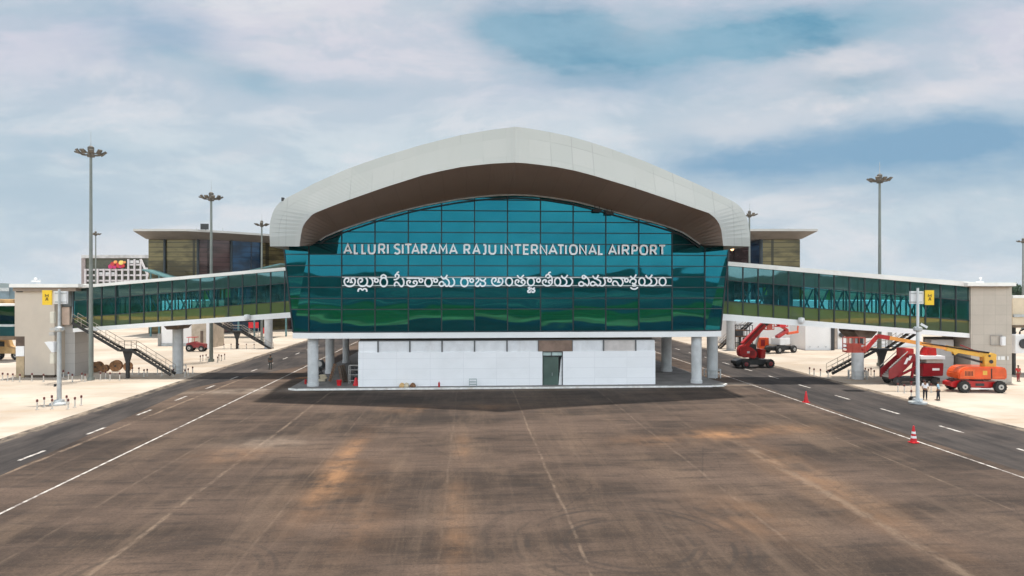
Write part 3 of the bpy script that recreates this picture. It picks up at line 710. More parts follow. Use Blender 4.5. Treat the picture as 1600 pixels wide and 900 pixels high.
TE = [
 (1, [[(150,262),(182,232),(178,188),(135,182),(103,215),(98,262),(130,318),(205,340),(280,312),(308,250),(295,195),(255,182),(228,205),(232,250)], [(200,262),(262,262)]]),
 (1, [[(400,262),(440,238),(440,195),(398,185),(367,215),(362,262),(390,318),(455,338),(520,308),(542,250),(532,200),(508,180)], [(522,318),(590,342),(638,300),(642,235),(610,185),(575,180)], [(590,180),(700,180)], circ_(715,225,34), [(365,440),(372,395),(415,383),(448,408),(482,383),(522,395),(530,440)]]),
 (1, [ell(855,258,68,84), [(812,185),(806,145),(852,118),(898,145),(898,190)]]),
 (1, [[(1048,208),(1095,205),(1142,170),(1145,125),(1110,105),(1080,125),(1085,165)], [(1108,105),(1118,75),(1152,62)], [(1078,335),(1062,300),(1090,258),(1132,272),(1168,325),(1210,338),(1243,285),(1235,215),(1205,182)]]),
 (1, [[(1295,182),(1545,182)], [(1345,275),(1368,245),(1340,225),(1303,252),(1312,308),(1385,342),(1458,328),(1498,275),(1480,238),(1438,238),(1425,268),(1452,288)], circ_(1572,225,34)]),
 (2, [ell(240,260,68,82), [(185,182),(350,182)], circ_(378,225,34)]),
 (2, [[(478,140),(520,190),(560,180),(602,118)], [(545,290),(510,248),(465,258),(445,300),(480,335),(530,318),(555,275)], [(555,285),(580,335),(622,318),(638,262),(605,205),(545,180)], [(622,320),(680,340),(732,295),(736,230),(705,182)]]),
 (2, [ell(930,260,68,82), [(868,182),(1040,182)], circ_(1072,225,34)]),
 (2, [[(1150,205),(1175,180),(1208,195),(1195,240),(1150,285),(1152,325),(1195,335),(1232,300),(1240,268)], [(1232,300),(1270,335),(1322,318),(1335,268),(1300,240)], [(1228,188),(1265,228),(1312,222),(1342,178)]]),
 (3, [[(140,232),(170,205),(165,170),(128,165),(98,195),(95,235),(125,285),(195,306),(265,282),(292,228),(280,180),(240,166),(215,185),(220,228)], [(190,238),(248,238)]]),
 (3, [ell(405,230,60,72)]),
 (3, [[(550,115),(590,162),(622,158),(668,108)], [(560,248),(582,215),(552,195),(518,222),(526,275),(592,304),(660,288),(692,240),(670,205),(632,212),(622,240),(650,258)], [(590,165),(640,180),(680,212)]]),
 (3, [ell(795,232,60,70), [(715,158),(895,158)], circ_(930,205,32), [(742,350),(770,332),(780,360),(742,395),(752,420),(790,412),(802,390),(818,416),(852,412),(862,385),(835,368)], [(795,340),(828,362),(862,336)]]),
 (3, [[(1050,245),(1072,212),(1040,195),(1006,222),(1016,275),(1080,304),(1145,288),(1175,240),(1158,205),(1120,212),(1110,240),(1138,258)], [(1058,150),(1068,118),(1102,98),(1135,122),(1120,155),(1085,158)], [(1135,122),(1168,155),(1176,220)], [(1105,98),(1118,68),(1152,58)]]),
 (3, [ell(1272,230,52,72), [(1338,118),(1375,165),(1412,158),(1452,108)], [(1305,300),(1380,302),(1432,258),(1425,200),(1375,165)], [(1385,302),(1480,305),(1528,262),(1535,205),(1500,165)]]),
 (4, [[(165,215),(125,210),(98,240),(112,270),(160,272),(195,240),(235,272),(262,225),(250,165),(205,118)], circ_(178,132,25), [(155,215),(190,245)]]),
 (4, [[(318,108),(355,155),(385,148),(415,98)], [(370,235),(330,208),(292,225),(290,260),(330,272),(372,245)], [(375,240),(405,272),(440,245),(442,200),(370,152)], [(430,265),(480,274),(520,235),(515,175),(490,142)], [(488,142),(570,142)], circ_(594,182,28)]),
 (4, [[(638,145),(840,145)], [(662,270),(642,235),(668,198),(712,212),(740,262),(780,272),(808,228),(798,180),(768,150)], circ_(866,182,28)]),
 (4, [[(928,115),(965,152),(992,142),(1022,88)], [(920,225),(930,180),(975,160),(1015,180),(1018,215),(985,245),(958,225)], [(985,245),(1018,268),(985,278),(955,262)], [(930,298),(960,322),(1010,325),(1050,298)]]),
 (4, [ell(1115,205,48,62), [(1175,100),(1210,148),(1245,140),(1282,92)], [(1145,268),(1212,266),(1265,222),(1258,172),(1215,148)], [(1215,266),(1310,270),(1352,225),(1348,172),(1320,142)]]),
 (4, [ell(1448,205,54,65)])]
CR = {1: (530, 12.308), 2: (650, 12.308), 3: (760, 11.43), 4: (895, 10.32)}
for cr, sts in TE:
    ox, s_ = CR[cr]; b = MB()
    for k, st in enumerate(sts):
        cl = False
        if isinstance(st, tuple): cl = True; st = st[1]
        pts = [(fx(ox+x/s_), fz(420+y/s_)) for x, y in st]
        if len(pts) > 2: pts = smooth_pts(pts, 4, cl)
        ribbon(b, pts, .150, YL-.006*k, .06, cl)
    o = b.build('letter', M['letter'], sg2); o.matrix_parent_inverse = inv(sg2)
for py in (433.4, 446.2):
    b = MB(); b.box(fx(534), fx(1050), YL+.12, YL+.18, fz(py)-.05, fz(py)+.05)
    o = b.build('rail', M['galv'], sg2); o.matrix_parent_inverse = inv(sg2)

# ================================================================== WALKWAYS
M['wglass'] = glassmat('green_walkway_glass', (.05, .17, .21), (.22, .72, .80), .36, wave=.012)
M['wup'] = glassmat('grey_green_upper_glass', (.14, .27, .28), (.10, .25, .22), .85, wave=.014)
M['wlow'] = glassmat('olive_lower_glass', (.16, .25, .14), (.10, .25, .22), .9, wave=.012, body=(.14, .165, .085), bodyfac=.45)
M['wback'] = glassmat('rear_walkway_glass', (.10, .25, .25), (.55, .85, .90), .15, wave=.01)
M['innerp'] = mat('inner_partition', (.07, .17, .16), .6, var=.55, vscale=.8)
M['brace'] = mat('brace_teal', (.05, .13, .15), .5, var=.1)
M['inner'] = mat('interior_dark', (.06, .09, .09), .8, var=.2)
M['banner'] = mat('inner_yellow_banner', (.55, .62, .05), .6, var=.1)
M['roofedge'] = mat('roof_edge_metal', (.80, .79, .75), .45, var=.06, vscale=.3, dirt=(.55, .48, .42), dscale=.5)
def walkway(label, pin, pout, zi, zo, npan, ext, braces, wd, width=4.6, detail=True, loc=None):
    """pin/pout: world xy of the near glass line at the inner and outer end; zi/zo: (roof top, glass top, glass foot, beam foot)"""
    pin, pout = Vector(pin), Vector(pout); d = (pout-pin); Ln = d.length; d.normalize()
    nrm = Vector((-d.y, d.x)); nrm = nrm if nrm.y > 0 else -nrm
    t = thing('walkway', label, 'walkway', (pin.x, pin.y, 0))
    I = inv(t)
    def P(s_, dep, zi_): q_ = pin+d*s_+nrm*dep; return (q_.x, q_.y, zi_)
    def Zk(k, s_): return zi[k]+(zo[k]-zi[k])*s_/Ln
    def slab(s0, s1, d0, d1, ka, kb_, oa=0., ob=0.):
        bb = MB()
        vs = [P(s_, dp, Zk(k, s_)+of) for s_ in (s0, s1) for dp, k, of in ((d0, ka, oa), (d1, ka, oa), (d1, kb_, ob), (d0, kb_, ob))]
        bb.add(vs, [(0,1,2,3), (7,6,5,4), (0,4,5,1), (1,5,6,2), (2,6,7,3), (3,7,4,0)]); return bb
    def put(bb, name, m, par=None, **kw):
        o = bb.build(name, m, par or t, **kw); o.matrix_parent_inverse = I if par is None else Matrix.Identity(4); return o
    s0 = -ext; s1 = Ln
    put(slab(s0, s1+wd, -.5, width+.5, 0, 1), 'roof', M['roofedge'])
    put(slab(s0, s1, -.12, width+.12, 2, 3, -.002), 'floor_beam', M['beam'])
    Zf = lambda s_, f_: Zk(2, s_)+(Zk(1, s_)-Zk(2, s_))*f_
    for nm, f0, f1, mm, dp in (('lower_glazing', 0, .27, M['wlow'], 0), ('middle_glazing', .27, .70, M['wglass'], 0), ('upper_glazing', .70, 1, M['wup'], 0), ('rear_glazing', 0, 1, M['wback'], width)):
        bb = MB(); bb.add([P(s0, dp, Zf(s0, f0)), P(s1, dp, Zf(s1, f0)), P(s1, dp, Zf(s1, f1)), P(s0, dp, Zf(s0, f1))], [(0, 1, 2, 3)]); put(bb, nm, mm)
    put(slab(s0, s1, .3, width-.3, 1, 1, -.12, -.05), 'inner_ceiling', M['inner'])
    pt_ = Ln/npan
    for k in range(-2, npan):
        if k in braces or k*pt_ < s0: continue
        bb = MB(); sa, sb = k*pt_+.02, (k+1)*pt_-.02; dp = width*.6
        bb.add([P(sa, dp, Zf(sa, .03)), P(sb, dp, Zf(sb, .03)), P(sb, dp, Zf(sb, .95)), P(sa, dp, Zf(sa, .95))], [(0, 1, 2, 3)]); put(bb, 'inner_partition', M['innerp'])
    bb = MB(); pitch = Ln/npan
    k0 = -int(ext/pitch)
    for k in range(k0, npan+1):
        s_ = k*pitch
        for dp in ((-.04, width+.04) if detail else (-.04,)): bb.bar(P(s_, dp, Zk(2, s_)), P(s_, dp, Zk(1, s_)), .09, .12, up=(d.x, d.y, 0))
    for fr in (.27, .70):
        for dp in (-.03, width+.03): bb.bar(P(s0, dp, Zk(2, s0)+(Zk(1, s0)-Zk(2, s0))*fr), P(s1, dp, Zk(2, s1)+(Zk(1, s1)-Zk(2, s1))*fr), .08, .08)
    put(bb, 'mullion_grid', M['mull'])
    for k in braces:
        bb = MB(); s_a, s_b = (k+.12)*pitch, (k+.88)*pitch; dp = 1.0
        h = lambda s_, f_: Zk(2, s_)+(Zk(1, s_)-Zk(2, s_))*f_
        bb.bar(P(s_a, dp, h(s_a, .12)), P(s_b, dp, h(s_b, .68)), .13, .13); bb.bar(P(s_a, dp+.14, h(s_a, .68)), P(s_b, dp+.14, h(s_b, .12)), .13, .13)
        bb.bar(P(s_a, dp+.07, h(s_a, .1)), P(s_a, dp+.07, h(s_a, .70)), .2, .1, up=(d.x, d.y, 0))
        put(bb, 'cross_brace', M['brace'])
    return t, P, Zk, put, Ln, pitch
def zpx(py, dep): return HC+(450-py)/FP*dep
def xy(v_): return (v_.x, v_.y)
DL, DR = 76.5, 72.5
WL = walkway('glazed green walkway sloping down to the left tower, with dark mullions and white edges', xy(Cd(445, 450, DL)), xy(Cd(115, 450, DL)), [zpx(y, DL) for y in (418, 423.2, 488.5, 497)], [zpx(y, DL) for y in (447, 451.5, 513, 519)], 15, 2.6, [3, 5, 6, 7, 8, 9, 10, 12], .5)
WR = walkway('glazed green walkway sloping down to the right tower, with dark mullions and white edges', xy(Cd(1137, 450, DR)), xy(Cd(1517, 450, DR)), [zpx(y, DR) for y in (409, 415.5, 491, 501)], [zpx(y, DR) for y in (441, 448.5, 521, 528)], 16, 1.6, [1, 2, 5, 6, 7, 8, 9, 10, 11, 12, 13], .5)
def bannerat(WK, lst, D):
    for px, py, w_, h_, m in lst:
        p = Cd(px, py, D+1.2); b = MB(); b.box(p.x-w_/2, p.x+w_/2, p.y, p.y+.05, p.z-h_/2, p.z+h_/2); WK[3](b, 'hanging_banner', m)
M['bcol'] = mat('pale_banner', (.55, .70, .72), .6, var=.1)
bannerat(WL, [(322, 461, .6, 1.0, M['banner']), (356, 458, .5, 1.0, M['banner'])], DL)
bannerat(WR, [(1187, 456, .6, .9, M['bcol']), (1196, 455, .35, .8, M['banner']), (1296, 461, .6, 1.0, M['banner'])], DR)
for WK, px, py, D in ((WL, 386, 496, DL), (WR, 1252, 501, DR)):
    p = Cd(px, py, D-.35); b = MB(); b.lathe([(.05, .35), (.30, .30), (.36, .05), (.30, -.22), (.05, -.30)], (p.x, p.y, p.z), 14); b.bar((p.x, p.y, p.z), (p.x, p.y+.4, p.z+.1), .1); WK[3](b, 'dome_camera', M['white'])
def pier_col(WK, px, py, r, zt_, cap=True):
    p = G(px, py); b = MB(); b.lathe([(r, .0), (r, zt_-.9)], (p.x, p.y, 0), 28); o = WK[3](b, 'column', M['conc_col'], smooth=True)
    if cap:
        b = MB(); b.prism([(p.x-r*1.02, zt_-.9), (p.x+r*1.02, zt_-.9), (p.x+r*2.0, zt_-.25), (p.x+r*2.0, zt_), (p.x-r*2.0, zt_), (p.x-r*2.0, zt_-.25)], p.y-1.6, p.y+1.6, 'y'); WK[3](b, 'crosshead', M['brown'])
    b = MB()                                           # low guard rails round the foot
    for k in range(8):
        a0, a1 = k*math.pi/4, (k+1)*math.pi/4; R_ = r+.35
        q0, q1 = (p.x+R_*math.cos(a0), p.y+R_*math.sin(a0)), (p.x+R_*math.cos(a1), p.y+R_*math.sin(a1))
        b.bar((*q0, 0), (*q0, .95), .07)
        for z in (.4, .9): b.bar((*q0, z), (*q1, z), .05)
    WK[3](b, 'foot_guard', M['galv'])
pier_col(WL, 278, 583, .58, zpx(502.5, 79))
pier_col(WR, 1340, 592, .62, zpx(515, 74))
pier_col(WR, 1113, 590, .60, 6.0, False)

# towers at the outer ends
def tower(label, side, pA, pB, dep, zr, slab_px, D, m):
    t = thing('stair_tower', label, 'tower', (pA.x, pA.y, 0)); I = inv(t)
    def put(bb, name, mm, **kw): o = bb.build(name, mm, t, **kw); o.matrix_parent_inverse = I; return o
    return t, put
def frame_poly(p0, p1, dep):
    p0, p1 = Vector(p0[:2]), Vector(p1[:2]); d = (p1-p0).normalized(); nn = Vector((-d.y, d.x)); nn = nn if nn.y > 0 else -nn
    return [tuple(p0), tuple(p1), tuple(p1+nn*dep), tuple(p0+nn*dep)]
# left tower
c0, c1, c2, c3 = [Cd(x, 450, DL-.6) for x in (23, 38.5, 85, 116)]
t, put = tower('beige stair tower with flat roof at the outer end of the left walkway', -1, c0, c1, 0, 0, 0, DL, None)
M['beige_plain'] = mat('beige_render', (.50, .435, .36), .75, var=.05, vscale=.3, dirt=(.42, .37, .33), dscale=.4)
b = MB(); b.prism(frame_poly(c1, c2, 4.5), zpx(585, DL), zpx(455, DL), 'z'); b.prism(frame_poly(c0, c1+(c1-c0)*.0, 4.5), zpx(525, DL), zpx(455, DL), 'z'); put(b, 'wall', M['beige_plain'])
b = MB(); q0, q1 = Cd(25, 450, DL-.2), Cd(37.5, 450, DL-.2); b.prism(frame_poly(q0, q1, 3.), 0, zpx(556, DL), 'z'); put(b, 'lower_wall', M['brownp'] if False else mat('ochre_board', (.42, .32, .20), .8, var=.15))
b = MB(); b.prism(frame_poly(Cd(24.5, 450, DL-.5), Cd(37.5, 450, DL-.5), .3), zpx(556, DL), zpx(540.5, DL), 'z'); put(b, 'white_panel', M['white'])
b = MB(); b.prism(frame_poly(Cd(24.5, 450, DL+1.5), Cd(40, 450, DL+1.5), .3), zpx(556, DL), zpx(525, DL), 'z'); put(b, 'recess', M['brown'])
b = MB(); b.prism(frame_poly(Cd(40, 450, DL-.2), Cd(84, 450, DL-.2), 3.8), 0, zpx(585, DL), 'z'); put(b, 'base', M['brown'])
b = MB(); b.prism(frame_poly(Cd(88, 450, DL+1.2), Cd(117, 450, DL+1.2), 3.5), 0, zpx(455, DL), 'z'); put(b, 'side_wall', M['grey_clad'])
b = MB(); b.prism(frame_poly(Cd(97, 450, DL+.6), Cd(108.5, 450, DL+.6), .5), zpx(508, DL), zpx(480, DL), 'z'); put(b, 'landing_panel', mat('peach_board', (.60, .45, .36), .7, var=.08))
b = MB(); b.prism(frame_poly(Cd(97, 450, DL+.4), Cd(112, 450, DL+.4), .7), zpx(479, DL), zpx(455, DL), 'z'); put(b, 'dark_box', mat('dark_grey_board', (.10, .11, .11), .6, var=.1))
b = MB(); b.prism(frame_poly(Cd(112.5, 450, DL+.5), Cd(117, 450, DL+.5), .5), zpx(495, DL), zpx(455, DL), 'z'); put(b, 'corner_strip', mat('blue_grey_strip', (.35, .42, .45), .4, var=.1))
b = MB(); b.prism(frame_poly(Cd(14, 450, DL-1.4), Cd(122, 450, DL-1.4), 7.5), zpx(449, DL-1.4), zpx(443.5, DL-1.4), 'z'); put(b, 'roof', M['roofedge'])
b = MB(); b.prism(frame_poly(Cd(20, 450, DL-1.0), Cd(118, 450, DL-1.0), 6.5), zpx(455, DL), zpx(449.2, DL-1.4)-.01, 'z'); put(b, 'roof_band', M['brownp'] if False else mat('band_brown', (.25, .20, .16), .7, var=.1))
b = MB(); b.prism(frame_poly(Cd(117, 450, DL+3.8), Cd(139, 450, DL+3.8), .3), 0, zpx(519, DL), 'z'); put(b, 'undercroft_wall', mat('undercroft_brown', (.30, .23, .17), .85, var=.2))
b = MB(); b.prism(frame_poly(Cd(122.5, 450, DL+3.5), Cd(134.5, 450, DL+3.5), .15), .02, zpx(547, DL+3.5), 'z'); put(b, 'door', M['black'])
b = MB(); p = Cd(49, 440, DL)
b.cyl((p.x, p.y+1, zpx(443.4, DL)), (p.x, p.y+1, zpx(438, DL)), .04); b.box(p.x-.5, p.x+.4, p.y+.8, p.y+1.0, zpx(440.5, DL), zpx(438.2, DL)); b.sphere((p.x-.1, p.y+.9, zpx(436, DL)), .18); b.cyl((p.x+.3, p.y+1, zpx(443.4, DL)), (p.x+.3, p.y+1, zpx(436, DL)), .03); put(b, 'weather_instrument', M['white'])
b = MB(); b.box(*[v_ for v_ in (c0.x+.2, c0.x+.9)], c0.y-.12, c0.y+.02, zpx(456.5, DL), zpx(454.8, DL)); put(b, 'wall_lamp', M['dark'])
# right tower
r0, r1 = Cd(1517, 450, DR-.3), Cd(1581, 450, DR-.3)
t, put = tower('grey panelled stair tower with flat roof at the outer end of the right walkway', 1, r0, r1, 0, 0, 0, DR, None)
b = MB(); b.prism(frame_poly(r0, r1, 4.8), 0, zpx(449, DR), 'z'); put(b, 'wall', M['beige'])
b = MB(); b.prism(frame_poly(Cd(1512, 450, DR-1.1), Cd(1588, 450, DR-1.1), 7.), zpx(447, DR-1.1), zpx(441.5, DR-1.1), 'z'); put(b, 'roof', M['roofedge'])
b = MB(); b.prism(frame_poly(Cd(1515, 450, DR-.7), Cd(1582, 450, DR-.7), 6.), zpx(449, DR), zpx(447.2, DR-1.1)-.01, 'z'); put(b, 'roof_band', MATS['band_brown'])
b = MB(); b.prism(frame_poly(Cd(1445, 450, DR+2.6), Cd(1517, 450, DR+2.6), .3), 0, zpx(529, DR), 'z'); put(b, 'undercroft_wall', mat('undercroft_grey', (.14, .11, .095), .85, var=.2))
b = MB(); b.prism(frame_poly(Cd(1455, 450, DR+1.2), Cd(1490, 450, DR+1.2), 1.2), 0, zpx(531, DR+1.2), 'z'); put(b, 'inner_pier', M['grey_clad'])
b = MB()
for (xa, ya, xb_, yb_) in ((1548, 524, 1565, 524), (1548, 539, 1565, 539), (1548, 524, 1548, 539), (1565, 524, 1565, 539)): b.bar(Cd(xa, ya, DR-.42), Cd(xb_, yb_, DR-.42), .05)
put(b, 'hatch_frame', mat('hatch_grey', (.30, .28, .26), .6, var=.1))
b = MB(); p = Cd(1567.5, 532.5, DR-.55); b.box(p.x-.24, p.x+.24, p.y-.1, p.y+.2, p.z-.5, p.z+.45); put(b, 'wall_light', M['white'], bevel=.04)
b = MB()
for k, (xa, xb_) in enumerate(((1552, 1558), (1559, 1563), (1564, 1570), (1573.5, 1576))): p0_, p1_ = Cd(xa, 559.5, DR-.36), Cd(xb_, 559.5, DR-.36); b.bar(p0_, p1_, .05, .38)
put(b, 'faded_stencil', mat('stencil_white', (.72, .71, .68), .7, var=.05))
b = MB(); p = Cd(1542, 440, DR)
b.box(p.x-.5, p.x+.3, p.y+.8, p.y+1, zpx(441.4, DR-1.1), zpx(439.5, DR)); b.cyl((p.x, p.y+.9, zpx(441.4, DR)), (p.x, p.y+.9, zpx(436, DR)), .04); b.sphere((p.x, p.y+.9, zpx(434.8, DR)), .13); put(b, 'weather_instrument', M['white'])
# ================================================================== BACKGROUND BUILDINGS
def stripeglass(name, c1, c2, period, vper, body=.55):
    m = bpy.data.materials.new(name); m.use_nodes = True; t = m.node_tree; t.nodes.clear(); N = NT(t)
    o = N.n('ShaderNodeOutputMaterial'); b = N.n('ShaderNodeBsdfPrincipled')
    pos = N.n('ShaderNodeNewGeometry').outputs['Position']; P = N.sep(pos)
    f = N.m('FRACT', N.m('DIVIDE', P[2], period)); s = N.ramp(N.m('ABSOLUTE', N.m('SUBTRACT', f, .5)), .36, .48)
    g = N.m('FRACT', N.m('DIVIDE', N.m('ADD', P[0], 400.), vper)); vs_ = N.m('LESS_THAN', N.m('MINIMUM', g, N.m('SUBTRACT', 1., g)), .045)
    n = N.noise(N.mapv(pos, sc=(.3, .3, 1.)), .45, 4, .6)  # uneven tone painted into the base colour to stand for reflections in the glass
    c = N.mix(N.ramp(n, .38, .62), tuple(k*.55 for k in c1), tuple(k*1.7 for k in c1)); c = N.mix(N.m('MULTIPLY', s, .8), c, c2); c = N.mix(N.m('MULTIPLY', vs_, .8), c, tuple(k*.5 for k in c2))
    N.put(b.inputs['Base Color'], c); b.inputs['Roughness'].default_value = .08; b.inputs['Metallic'].default_value = .25
    b.inputs['Specular IOR Level'].default_value = .45
    t.links.new(b.outputs[0], o.inputs[0]); return m
M['olive'] = stripeglass('olive_curtain_wall', (.105, .085, .038), (.032, .03, .018), 1.05, 6.3)
M['brownglass'] = stripeglass('brown_curtain_wall', (.05, .030, .030), (.022, .018, .02), 1.05, 7.0)
M['blueglass'] = stripeglass('blue_curtain_wall', (.006, .03, .065), (.004, .018, .04), 1.3, 3.4)
M['tealglass'] = glassmat('teal_link_glass', (.02, .075, .095), (.1, .3, .3), 1.0)
term = thing('terminal_building', 'long terminal with flat overhanging roof and olive glass walls behind the gate building', 'building', (0, 150, 0)); IT = inv(term)
def pt(b, name, m, **kw): o = b.build(name, m, term, **kw); o.matrix_parent_inverse = IT; return o
wallp = [Cd(232, 450, 149), Cd(258, 450, 149), Cd(310, 450, 149), Cd(362, 450, 153), Cd(409, 450, 159), Cd(450, 450, 166), Cd(900, 450, 176), Cd(1140, 450, 166), Cd(1171, 450, 156), Cd(1188, 450, 149), Cd(1250, 450, 149)]
zr0 = 20.6
def wallseg(i, j, m, name='curtain_wall', z0=0.): 
    b = MB(); a, c = wallp[i], wallp[j]; d = Vector((c.x-a.x, c.y-a.y)).normalized(); nn = Vector((-d.y, d.x))*.5
    b.prism([(a.x, a.y), (c.x, c.y), (c.x+nn.x, c.y+nn.y), (a.x+nn.x, a.y+nn.y)], z0, zr0, 'z'); return pt(b, name, m)
for i, j, m in ((0, 1, 'olive'), (1, 2, 'olive'), (2, 3, 'brownglass'), (3, 4, 'blueglass'), (4, 5, 'olive'), (5, 6, 'brownglass'), (6, 7, 'brownglass'), (7, 8, 'brownglass'), (8, 9, 'blueglass'), (9, 10, 'olive')): wallseg(i, j, M[m])
for i in (1, 2, 3, 4, 9):
    b = MB(); b.cyl((wallp[i].x, wallp[i].y-.25, 0), (wallp[i].x, wallp[i].y-.25, zr0), .28, n=8); pt(b, 'wall_post', M['mull'])
b = MB(); a, c = wallp[0], wallp[10]
b.prism([(a.x, a.y+.3), (a.x, 230), (c.x, 230), (c.x, c.y+.3), (c.x-.5, c.y+.3), (c.x-.5, 229.5), (a.x+.5, 229.5), (a.x+.5, a.y+.3)], 0, zr0, 'z'); pt(b, 'end_walls', M['grey_clad'])
rt_ = [Cd(208, 450, 142), Cd(290, 450, 142), Cd(350, 450, 147), Cd(440, 450, 158), Cd(900, 450, 166), Cd(1150, 450, 156), Cd(1172, 450, 142), Cd(1278, 450, 142)]
rb_ = [Cd(228, 450, 147.5), Cd(300, 450, 147.5), Cd(355, 450, 152), Cd(440, 450, 163), Cd(900, 450, 171), Cd(1150, 450, 160), Cd(1180, 450, 147.5), Cd(1253, 450, 147.5)]
rt_ += [Vector((rt_[-1].x, 236, 0)), Vector((rt_[0].x, 236, 0))]; rb_ += [Vector((rb_[-1].x, 230, 0)), Vector((rb_[0].x, 230, 0))]
nR = len(rt_); ZR = 22.3
b = MB(); vs = [(p.x, p.y, ZR) for p in rt_]+[(p.x, p.y, ZR-.45) for p in rt_]
b.add(vs, [tuple(range(nR))]+[(i, (i+1) % nR, nR+(i+1) % nR, nR+i) for i in range(nR)]); pt(b, 'roof', mat('terminal_roof', (.50, .49, .46), .5, var=.1, vscale=.1))
b = MB(); vs = [(p.x, p.y, ZR-.452) for p in rt_]+[(p.x, p.y, zr0) for p in rb_]
b.add(vs, [(i, (i+1) % nR, nR+(i+1) % nR, nR+i) for i in range(nR)]+[tuple(range(nR, 2*nR))]); pt(b, 'eave', mat('eave_panels', (.17, .155, .145), .6, var=.1, vscale=.3))
M['tealsheet'] = mat('teal_awning', (.10, .22, .23), .4, var=.15)
for (xa, ya, xb_, yb_, D) in ((232, 415, 285, 432, 140), (345, 428, 445, 406, 140)):
    p0_, p1_ = Cd(xa, ya, D), Cd(xb_, yb_, D); b = MB(); b.bar(p0_-Vector((0, 0, .9)), p1_-Vector((0, 0, .9)), 5.0, .25)
    for k in range(5): q = p0_.lerp(p1_, k/4); b.bar((q.x, q.y+1, 0), (q.x, q.y+1, q.z-.9), .3)
    pt(b, 'canopy', M['tealsheet'])
b = MB(); p = Cd(320, 354, 143); b.box(p.x-.9, p.x+.7, p.y, p.y+.3, p.z-.6, p.z+.6); b.bar((p.x, p.y+.2, p.z-.5), (p.x, p.y+.6, ZR), .15); pt(b, 'roof_panel', M['dark'])
b = MB(); p = Cd(1144, 389, 150); b.sphere((p.x, p.y, p.z), .4)
ml = bpy.data.materials.new('lamp_glow'); ml.use_nodes = True; e_ = ml.node_tree.nodes['Principled BSDF']; e_.inputs['Emission Color'].default_value = (1, .5, .15, 1); e_.inputs['Emission Strength'].default_value = 2.5
pt(b, 'wall_lamp', ml)
for px in (220, 307, 348, 1187, 1208, 1232):
    p = Cd(px, 356, 150); b = MB(); b.cyl((p.x, p.y, ZR), (p.x, p.y, ZR+.9), .06, n=6); pt(b, 'lightning_rod', M['galv'])

# hotel-like block with a white lattice of openings
blk = thing('office_block', 'low grey block with white window lattice and flower emblem, far left behind masts', 'building', (Cd(180, 450, 250).x, Cd(180, 450, 250).y, 0)); IB = inv(blk)
def pb(b, name, m, parent=None, **kw): o = b.build(name, m, parent or blk, **kw); o.matrix_parent_inverse = IB if parent is None else Matrix.Identity(4); return o
D = 250; 
def Q(px, py, off=0.): return Cd(px, py, D+off)
b = MB(); b.prism(frame_poly(Q(128, 450), Q(233, 450), 18), 0, Q(0, 401).z, 'z'); pb(b, 'wall', mat('olive_grey_wall', (.075, .078, .055), .7, var=.15))
b = MB(); b.prism(frame_poly(Q(127, 450, -.4), Q(133, 450, -.4), 18), 0, Q(0, 400).z, 'z'); pb(b, 'corner_pier', mat('rose_grey', (.30, .25, .24), .7, var=.1))
b = MB(); b.prism(frame_poly(Q(127, 450, -.8), Q(233, 450, -.8), 19), Q(0, 403.5).z, Q(0, 398.5).z, 'z'); pb(b, 'parapet', mat('parapet_grey', (.50, .49, .48), .7, var=.2, vscale=.3))
M['lattice'] = mat('lattice_white', (.60, .56, .56), .6, var=.05)
b = MB(); wv = .42
def latbar(xa, ya, xb_, yb_, o_): b.bar(Q(xa, ya, o_), Q(xb_, yb_, o_), .55, .62)
for k in range(11):
    x = 133.5+k*9.6; ytop = 420 if k < 7 else (405 if k < 9 else 409+(k-9)*9)
    latbar(x, ytop, x, 445, -.9)
for k, y in enumerate((421.5, 430, 438.5)): latbar(133.5, y, 230+k*1.2, y, -.45)
latbar(201, 413.5, 222, 413.5, -.45)
latbar(219.5, 405, 232, 432, -1.3)
pb(b, 'lattice', M['lattice'])
b = MB()
for (x, y, r, c) in ((184, 413, .7, 0), (189, 417, .7, 1), (177, 412.5, 1.05, 0), (173.5, 416.5, 1.1, 1), (181, 409.5, .8, 2), (190, 410.5, 1.15, 3), (186, 415.5, 1.1, 0), (192.5, 415.5, .95, 0), (180, 417.5, .9, 1), (195, 410.0, .6, 2)):
    p = Q(x, y, -1.0); b.cm = c; b.cyl(p, p+Vector((0, -.5-.03*c-.01*x % .1, 0)), r*.72, n=10)
em_ = b; em_o = pb(b, 'emblem', [mat('emblem_red', (.55, .03, .03), .5), mat('emblem_magenta', (.50, .02, .14), .5), mat('emblem_orange', (.85, .35, .10), .5), mat('emblem_yellow', (.80, .60, .15), .5)])
b = MB()
for k, (x, y) in enumerate(((205, 409), (214, 409), (157, 427.5), (167, 427.5), (176, 427.5))): p = Q(x, y, -.3); b.box(p.x-.5, p.x+.7, p.y-.1, p.y+.2, p.z-.5, p.z+.5)
pb(b, 'shade_boxes', M['white'])

